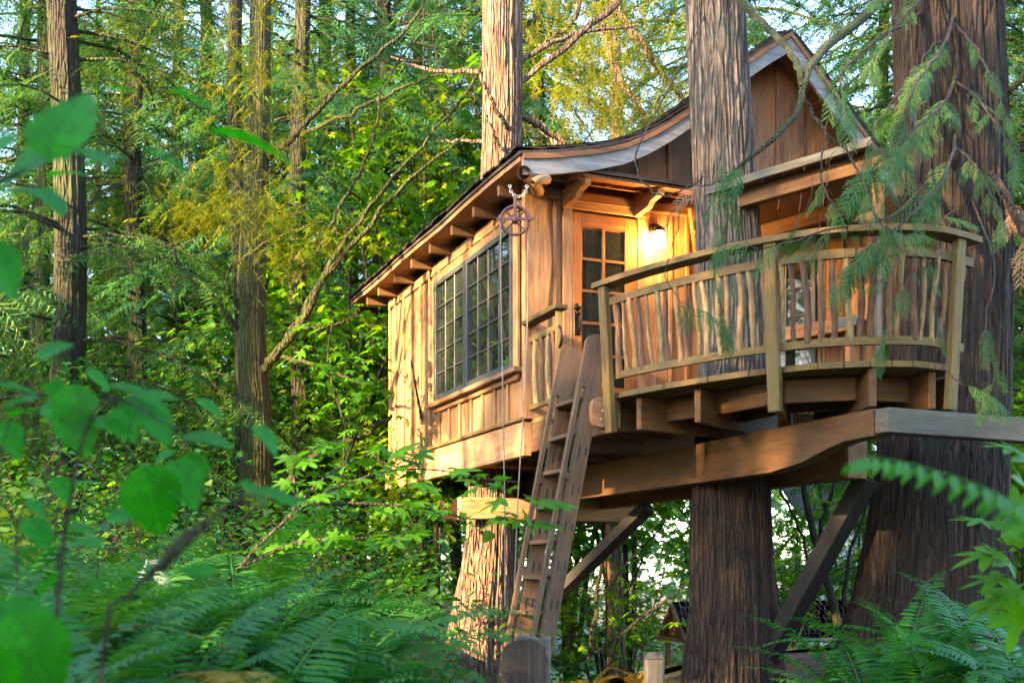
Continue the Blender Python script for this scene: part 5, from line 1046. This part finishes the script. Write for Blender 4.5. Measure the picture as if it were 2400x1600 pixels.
# single frond reaching across the dark trunk, close to the lens
NF = thing('fern_frond', P(2520, 1290, 1.9), 'single bright frond reaching across in front of the massive dark trunk', 'fern')
def near_frond():
    pts = curve_pts([P(2540, 1300, 1.95), P(2420, 1205, 1.9), P(2300, 1140, 1.88), P(2150, 1090, 1.86), P(2040, 1072, 1.85), P(1990, 1085, 1.84)], 40); v, f = tube_np(pts, np.linspace(.0022, .0008, 40), 5); link('stem', mesh_np('stem', v, f, True), 'fernlight', NF)
    fv = np.array([(0, 0, 0), (.4, .16, .03), (.4, -.16, .0), (.75, .13, -.06), (.75, -.13, -.08), (1, 0, -.2)], float); ff = np.array([(0, 2, 1), (1, 2, 4), (1, 4, 3), (3, 4, 5)]); me = mesh_np('pinna', fv, ff); me.materials.append(M['fernlight'])
    for i in range(21):
        k = 1 + int(i * 37 / 20); d = (pts[min(39, k + 1)] - pts[k - 1]).normalized(); L = .058 * (1 - .55 * (i / 20) ** 2); w = UP.cross(d).normalized()
        for s in (-1, 1): put(me, 'pinna', NF, pts[k], w * s * (.75 if s * w.y < 0 else .9) + d * .35 + UP * -.55, UP + w * s * .8, L)
near_frond()
# ================================================================== broad near leaves
def fine_palm():
    v = [(0, 0, .0)]; lob = [(-140, .45), (-95, .78), (-48, .95), (0, 1.08), (48, .95), (95, .78), (140, .45)]
    out = []
    for i, (a, r) in enumerate(lob):
        out += [(a - 13, r * .66), (a - 8, r * .80), (a - 5, r * .84), (a, r), (a + 5, r * .84), (a + 8, r * .80), (a + 13, r * .66)]
        if i < 6: out.append(((a + lob[i + 1][0]) / 2, .40))
    for a, r in out: a = math.radians(a); v.append((r * math.cos(a) * .8 + .1, r * math.sin(a) * .8, -.13 * r * r + .02 * math.sin(6 * a)))
    return np.array(v), np.array([(0, i, i + 1) for i in range(1, len(v) - 1)])
fpv, fpf = fine_palm(); FP = mesh_np('maple_leaf', fpv, fpf); FP.materials.append(M['maple'])
def toothed():
    k = 15; v = [(0, 0, 0)]; 
    for i in range(k):
        x = .06 + .94 * i / (k - 1); w = .40 * math.sin(math.pi * x ** .7) ** .85 * (1 + (.10 if i % 2 else -.06)); w = 0 if i == k - 1 else w; z = -.25 * x * x; v += [(x + (.02 if i % 2 else 0), w, z + .18 * w), (x, 0, z), (x + (.02 if i % 2 else 0), -w, z + .18 * w)]
    f = [(0, 2, 1), (0, 3, 2)]
    for i in range(k - 1): a = 1 + 3 * i; b_ = a + 3; f += [(a, a + 1, b_ + 1), (a, b_ + 1, b_), (a + 1, a + 2, b_ + 2), (a + 1, b_ + 2, b_ + 1)]
    return mesh_np('leaf', np.array(v), np.array(f), True)
TLF = toothed(); TLF.materials.append(M['nearleaf'])
def imgdir(deg): a = math.radians(deg); return Vector((math.cos(a), 0, math.sin(a)))
def leaf(parent, px, py, Y, lpx, deg, face, mesh=TLF, name='leaf'):
    """leaf whose stalk end is at the pixel; face = how far its upper side turns to the viewer (0..1)"""
    d = imgdir(deg) + Vector((0, rs.uniform(-.35, .35), 0)); return put(mesh, name, parent, P(px, py, Y), d, Vector((rs.uniform(-.2, .2), -face * .75, 1 - face * .6)), (.85 if mesh is TLF else 1) * lpx / FPX * Y)
S1 = thing('broadleaf_shrub', G(Xm(-60, 1.7), 1.7), 'broad leaved shrub with large soft green leaves close by, upper left', 'shrub'); S1['label'] = 'tall shrub with large soft green leaves close in front of the thick mossy trunk'
tube_obj('stem', [G(Xm(-160, 1.7), 1.7), P(-120, 900, 1.7), P(-40, 480, 1.7), P(60, 400, 1.7), P(210, 330, 1.7)], [.006, .005, .004, .003, .002], 'twig', S1); tube_obj('stem', [P(-60, 640, 1.8), P(200, 480, 1.8), P(420, 350, 1.8), P(520, 300, 1.8)], [.003, .0025, .002, .0012], 'twig', S1)
for a in ((120, 380, 1.65, 260, 78, .85), (150, 345, 1.7, 235, 195, .8), (40, 330, 1.7, 190, 200, .7), (130, 350, 1.62, 180, -8, .35), (190, 395, 1.7, 130, 25, .5), (490, 310, 1.8, 240, -4, .28), (335, 350, 1.85, 150, -15, .35), (400, 215, 1.9, 140, -12, .3), (-30, 560, 1.7, 170, -60, .5), (-60, 460, 1.7, 190, 10, .3), (60, 440, 1.9, 150, -22, .25)): leaf(S1, *a)
S2 = thing('broadleaf_shrub', G(Xm(150, 1.9), 1.9), 'low shrub with broad soft leaves and a grey stem above the ferns', 'shrub')
tube_obj('stem', [G(Xm(180, 1.75), 1.75), P(230, 1600, 1.75), P(310, 1390, 1.75), P(400, 1300, 1.75), P(480, 1230, 1.78), P(570, 1160, 1.8), P(640, 1170, 1.82)], [.004, .0035, .003, .003, .003, .002, .001], 'twig', S2)
tube_obj('moss_tuft', [P(330, 1360, 1.74), P(400, 1300, 1.74), P(460, 1245, 1.76), P(500, 1215, 1.77)], [.003, .011, .009, .003], 'mosstwig', S2, wig=.003)
tube_obj('stem', [P(120, 1600, 1.9), P(160, 1200, 1.9), P(240, 940, 1.9), P(420, 1010, 1.95)], [.004, .003, .0025, .0015], 'twig', S2)
for a in ((-20, 905, 1.9, 130, 2, .3), (170, 900, 1.9, 150, -80, .5), (150, 950, 1.9, 150, -60, .8), (250, 905, 1.95, 170, -10, .3), (210, 990, 1.9, 120, -5, .5), (300, 930, 2.0, 180, -38, .3), (410, 1030, 2.0, 170, 3, .3), (330, 1090, 1.85, 210, -75, .85), (400, 1080, 1.9, 150, -55, .7), (440, 1060, 2.0, 110, -70, .4), (560, 1130, 1.85, 120, -35, .4), (600, 1150, 1.85, 130, -10, .35), (640, 1180, 1.9, 110, 12, .3), (-40, 1420, 1.5, 300, -35, .5), (20, 1440, 1.45, 280, -62, .5), (-60, 1500, 1.4, 260, -75, .6), (500, 1350, 1.7, 110, 160, .4), (240, 1280, 2.1, 140, 170, .3), (180, 1330, 2.1, 150, 200, .3)): leaf(S2, *a)
for a in EXTRA:
    leaf(S1 if a[1] < 600 else S2, *a); p_ = P(a[0], a[1], a[2]); tube_obj('stalk', [p_, p_ + Vector((-.02, .01, -.05)), p_ + Vector((-.03, .02, -.14))], [.0012, .0014, .0016], 'twig', S1 if a[1] < 600 else S2, n=5, m=6)
# vine maple branch in front of the beam
VM = thing('vine_maple', G(Xm(420, 5.2), 5.2), 'vine maple branch with lobed leaves spreading in front of the pale beam', 'shrub')
vm_l = [[P(420, 1560, 5.2), P(560, 1330, 5.2), P(720, 1180, 5.3), P(880, 1110, 5.5), P(1010, 1100, 5.7), P(1130, 1120, 5.8), P(1220, 1130, 5.9)], [P(720, 1180, 5.3), P(860, 1180, 5.4), P(990, 1190, 5.5), P(1100, 1215, 5.6), P(1200, 1210, 5.7)], [P(640, 1250, 5.3), P(760, 1120, 5.4), P(880, 1060, 5.6), P(980, 1070, 5.7)], [P(560, 1330, 5.2), P(700, 1270, 5.3), P(850, 1260, 5.3), P(980, 1250, 5.4)], [P(700, 1190, 5.3), P(690, 1100, 5.4), P(740, 1050, 5.5), P(800, 1030, 5.6)]]
for c_ in vm_l:
    tube_obj('stem', c_, [.008, .005, .002], 'twig', VM, m=20); pts = curve_pts(c_, 40)
    for i in range(24):
        k = 8 + int(i * 31 / 23); p = pts[min(k, 39)]; a = rs.uniform(-180, 180); put(FP, 'leaf', VM, p + Vector((rs.uniform(-.05, .05), rs.uniform(-.08, .08), rs.uniform(-.03, .03))), Vector((math.cos(a), math.sin(a), -.3)), Vector((rs.gauss(0, .3), -.35 + rs.gauss(0, .3), 1)), rs.uniform(.06, .115))
for px, py, dg in ((1240, 1165, -20), (1270, 1175, -5), (1180, 1170, -160), (1230, 1200, -60), (1290, 1180, 0), (1200, 1215, -10), (1260, 1225, -8), (1120, 1140, 200), (1060, 1105, 10), (960, 1090, 185), (930, 1060, 30), (980, 1130, -25)): leaf(VM, px, py, 5.6, 75, dg, .35, FP)
VR = thing('vine_maple', G(Xm(2440, 4.2), 4.2), 'vine maple shoot with pale lobed leaves against the massive dark trunk', 'shrub')
tube_obj('stem', [G(Xm(2460, 4.2), 4.2), P(2420, 1400, 4.2), P(2350, 1270, 4.2), P(2310, 1215, 4.2)], [.007, .005, .003, .0015], 'twig', VR)
for px, py, dg, L, fc in ((2310, 1220, 170, 90, .3), (2350, 1240, 20, 110, .5), (2330, 1290, 195, 120, .35), (2370, 1320, 150, 110, .5), (2350, 1350, 190, 110, .35), (2400, 1280, 60, 130, .5), (2390, 1380, 200, 130, .45), (2380, 1200, 60, 100, .4), (2410, 1150, 120, 110, .4), (2380, 1050, 170, 90, .4), (2400, 1420, 250, 130, .5), (2340, 1400, 215, 100, .4), (2420, 1080, 150, 120, .5)): leaf(VR, px, py, 4.2, L, dg, fc, FP)
# sapling leaves beside the house corner and under the deck
SP = thing('vine_maple', G(Xm(830, 13.5), 13.5), 'young maple sapling with bright leaves at the far corner of the house', 'shrub')
for ctrl in ([G(Xm(800, 13.5), 13.5), P(800, 1150, 13.4), P(820, 950, 13.3), P(850, 780, 13.2)], [P(805, 1100, 13.4), P(860, 950, 13.2), P(890, 870, 13)], [P(812, 1000, 13.3), P(770, 860, 13.3), P(780, 740, 13.3)]):
    tube_obj('stem', ctrl, [.02, .014, .006], 'bgbark', SP, m=16); pts = curve_pts(ctrl, 40)
    for i in range(50): k = 10 + int(29 * rs.random()); a = rs.uniform(0, 6.28); put(FP, 'leaf', SP, pts[k] + Vector((rs.gauss(0, .22), rs.gauss(0, .2), rs.gauss(0, .14))), Vector((math.cos(a), math.sin(a), -.4)), Vector((rs.gauss(0, .4), -.4 + rs.gauss(0, .3), 1)), rs.uniform(.09, .17))
# ================================================================== posts, shed, neighbour house
def post(name, c, w, d, top, mat, label, rnd=False):
    X, Y = c; base = Vector((X, Y, ground(X, Y) - .1)); t_ = thing(name, base, label, 'post')
    if rnd:
        h = top - base.z; arc = [(w / 2 * math.cos(a) - 0, h - w * .35 + w * .35 * math.sin(a)) for a in np.linspace(math.pi, 0, 11)]; pl = [(-w / 2, 0)] + arc + [(w / 2, 0)]; n = len(pl)
        v = [base + Vector((x, q, z)) for q in (-d / 2, d / 2) for x, z in pl]; frame_obj('plank', v, [tuple(range(n))[::-1], tuple(range(n, 2 * n))] + [(i, (i + 1) % n, n + (i + 1) % n, n + i) for i in range(n)], base, UP, Vector((0, -1, 0)), mat, t_)
        arc2 = [base + Vector((x * 1.04, -d * .1, z + .004)) for x, z in pl[5:]]; tube_obj('edge_strip', arc2, .016, 'greywood', t_, n=10, m=24)
    else:
        board('shaft', base, Vector((X, Y, top - .02)), w, d, mat, t_, up=Vector((0, -1, 0)), c=.012)
        v = [Vector((X + a * w / 2 * s_, Y + b_ * d / 2 * s_, z)) for z, s_ in ((top - .021, .99), (top + .012, .72)) for a, b_ in ((-1, -1), (1, -1), (1, 1), (-1, 1))]; frame_obj('cap', v, [(3, 2, 1, 0), (4, 5, 6, 7), (0, 1, 5, 4), (1, 2, 6, 5), (2, 3, 7, 6), (3, 0, 4, 7)], base, UP, Vector((0, -1, 0)), mat, t_)
    return t_
post('plank_post', (Xm(1228, 5.0), 5.0), .19, .05, zpix(Vector((0, 5.0, 0)), 1497), 'shingle', 'dark plank post with rounded top and pale edge below the ladder', True)
post('square_post', (Xm(1533, 6.5), 6.5), .105, .105, zpix(Vector((0, 6.5, 0)), 1533), 'greywood', 'short square grey post with chamfered top beyond the ladder')
SH = thing('shed', (Xm(1790, 20), 20.5, ground(4, 20.5)), 'low shed with shake roof and small triangular gable seen under the deck', 'shed')
a0, a1 = P(1574, 1412, 20), P(2080, 1412, 21.5); a1.z = a0.z; axr = (a1 - a0).normalized(); sdv = Vector((axr.y, -axr.x, 0)); sdv = sdv if sdv.y < 0 else -sdv; drop = .62; half = .52
for sg_ in (1, -1):
    e0, e1_ = a0 + sdv * half * sg_ - UP * drop, a1 + sdv * half * sg_ - UP * drop; slab('roof', [a0, a1, e1_, e0], (0, 0, -.04), 'shed', SH, x=axr)
tv, tf = cbox_data(1, 1, 1, .02); tf = [q for q in tf if len(q) == 4]; Rr, Ll = [], []; dn = (sdv * half - UP * drop); ln = dn.length; dn.normalize(); nn3 = axr.cross(dn); nn3 = nn3 if nn3.z > 0 else -nn3
for i in range(8):
    x = 0
    while x < (a1 - a0).length: w = rs.uniform(.07, .14); zz = (nn3 + dn * .12).normalized(); Rr.append(np.array([dn * .13, axr * (w - .012), zz * .016]).T); Ll.append(np.array(a0 + axr * (x + w / 2) + dn * (ln * (i + .5) / 8) + zz * rs.uniform(.012, .03))); x += w
v, f = inst(tv, tf, np.array(Rr), np.array(Ll)); stuff(link('shake_shingles', mesh_np('shake_shingles', v, f), 'shed', SH))
g0 = a0 + axr * .12
slab('gable_panel', [g0 + sdv * .45 - UP * drop * .9, g0 - sdv * .45 - UP * drop * .9, g0 - UP * .04], axr * .03, 'gable', SH)
for sg_ in (1, -1): board('barge_board', a0 - axr * .012 - UP * .03, a0 - axr * .012 + sdv * half * sg_ - UP * (drop + .03), .025, .07, 'trim' if sg_ > 0 else 'gable', SH)
board('tie_beam', a0 + sdv * half - UP * (drop - .0), a0 - sdv * half - UP * (drop - .0), .05, .07, 'gable', SH)
for u in (.15, 1.6, 3.2):
    for sg_ in (1, -1): q = a0 + axr * u + sdv * .42 * sg_; board('post', Vector((q.x, q.y, ground(q.x, q.y) - .1)), Vector((q.x, q.y, a0.z - drop * .85)), .08, .08, 'trim', SH, up=axr)
NH = thing('neighbour_house', (13, 37, ground(13, 37)), 'pale clapboard house glimpsed between trees at the far right', 'house')
zb = ground(12, 37) - .2
for i in range(26): z = zb + .2 * i; board('clapboard', Vector((9.2, 36 + 0, z)), Vector((18.5, 37.5, z)), .04, .19, 'white', NH, roll=.12)
slab('roof', [Vector((8.8, 35.6, zb + 5.2)), Vector((18.9, 37.1, zb + 5.2)), Vector((18.3, 40.5, zb + 7.6)), Vector((8.2, 39, zb + 7.6))], (0, 0, .12), 'shingle', NH)
for x in (10.6, 13.2, 16.2):
    y = 36 + (x - 9.2) * 1.5 / 9.3; w_ = board('window', Vector((x, y - .05, zb + 2.9)), Vector((x + 1.1, y + .12, zb + 2.9)), .08, 1.3, 'frame', NH); board('sill', Vector((x - .05, y - .12, zb + 2.2)), Vector((x + 1.15, y + .06, zb + 2.2)), .12, .06, 'white', w_)
BO = thing('boulder', G(Xm(345, 5.0), 5.0), 'pale blue grey boulder among the thicket ferns', 'boulder')
def rock():
    n, m = 18, 12; r = np.random.default_rng(9); v = []
    for i in range(m):
        ph = math.pi * i / (m - 1)
        for j in range(n): th = 2 * math.pi * j / n; rr = 1 + .18 * math.sin(3 * th + 2 * ph) + .12 * math.sin(5 * ph + th * 2) + r.normal(0, .03); v.append((.17 * rr * math.sin(ph) * math.cos(th), .15 * rr * math.sin(ph) * math.sin(th), .36 * rr * math.cos(ph)))
    f = [(i * n + j, i * n + (j + 1) % n, (i + 1) * n + (j + 1) % n, (i + 1) * n + j) for i in range(m - 1) for j in range(n)]; return mesh_np('stone', v, f)
link('stone', rock(), plain('boulder stone', (.3, .36, .42), .9, ns=9), BO, Matrix.Translation(G(Xm(345, 5), 5.0) + UP * .3))

# small leaved huckleberry bushes in the thicket
def bush(px, Y, h, n, seed, mat='under'):
    X = Xm(px, Y); base = Vector((X, Y, ground(X, Y))); t_ = thing('huckleberry_bush', base, 'small leaved bush with thin twigs among the thicket ferns', 'shrub', 'bushes among the thicket ferns'); r = np.random.default_rng(seed); L, D, U, S, tb2 = [], [], [], [], []
    for i in range(9):
        a = r.uniform(0, 6.28); tip = np.array([math.cos(a) * h * r.uniform(.2, .65), math.sin(a) * h * r.uniform(.2, .65), h * r.uniform(.65, 1.05)]); pts = [np.array(p) for p in curve_pts([(0, 0, -.05), tip * np.array([.3, .3, .55]), tip], 14)]; tb2.append(tube_np(pts, np.linspace(.008, .002, 14), 4))
        for j in range(n): p = pts[r.integers(5, 14)] + r.normal(0, .07, 3); b2 = r.uniform(0, 6.28); L.append(p); D.append([math.cos(b2), math.sin(b2), r.uniform(-.5, .2)]); U.append([r.normal(0, .4), r.normal(0, .4), 1]); S.append(r.uniform(.035, .075))
    v, f = inst(OVV, OVF, frames(np.array(D), np.array(U), np.array(S)), np.array(L)); stuff(link('foliage', mesh_np('foliage', v, f), mat, t_, Matrix.Translation(base))); v, f = join_np(tb2); stuff(link('twigs', mesh_np('twigs', v, f, True), 'twig', t_, Matrix.Translation(base)))
for k, (px, Y, h) in enumerate(((40, 7.5, 1.5), (150, 9.5, 1.7), (280, 8.2, 1.4), (60, 11.5, 1.9), (420, 10, 1.5), (520, 8.6, 1.2), (690, 9.8, 1.3), (800, 8.2, 1.0), (250, 12.5, 1.8), (880, 10.5, 1.1), (-40, 6.2, 1.4), (160, 5.6, 1.1), (960, 12, .9), (620, 7, 1.0), (380, 6.6, 1.1), (860, 6.8, .75), (1010, 7.5, .6), (930, 5.2, .55))): bush(px, Y, h, 45, 700 + k, 'under' if k % 3 else 'maple')

for k, (px, Y) in enumerate(((1120, 4.4), (1230, 4.1), (1330, 4.6))): fern(Xm(px, Y), Y, .62, 11, FR, 'small sword fern in front of the dark plank post', 'small ferns at the plank post', 180 + k)
def light_shrub(px, Y, top, n, seed):
    X = Xm(px, Y); base = Vector((X, Y, ground(X, Y))); t_ = thing('vine_maple', base, 'light green maple sapling in the bright gap under the deck', 'shrub', 'saplings in the gap under the deck'); r = random.Random(seed); tp = P(px + r.uniform(-40, 40), top, Y)
    for a in (-.5, .1, .6):
        ctrl = [base, base.lerp(tp, .5) + Vector((a * .5, 0, 0)), tp + Vector((a, r.uniform(-.3, .3), r.uniform(-.5, 0)))]; tube_obj('stem', ctrl, [.014, .009, .004], 'bgbark', t_, m=12, n=6); pts = curve_pts(ctrl, 30)
        for i in range(n): b2 = r.uniform(0, 6.28); put(FPL, 'leaf', t_, pts[r.randrange(8, 30)] + Vector((r.gauss(0, .3), r.gauss(0, .3), r.gauss(0, .2))), Vector((math.cos(b2), math.sin(b2), -.4)), Vector((r.gauss(0, .4), -.3 + r.gauss(0, .4), 1)), r.uniform(.09, .16))
FPL = FP.copy(); FPL.materials.clear(); FPL.materials.append(M['maplefar'])
for k, (px, Y, top) in enumerate(((1420, 14.5, 1230), (1480, 16, 1220), (1850, 15.5, 1230), (1990, 16.5, 1180), (1450, 17.5, 1330))): light_shrub(px, Y, top, 20, 60 + k)
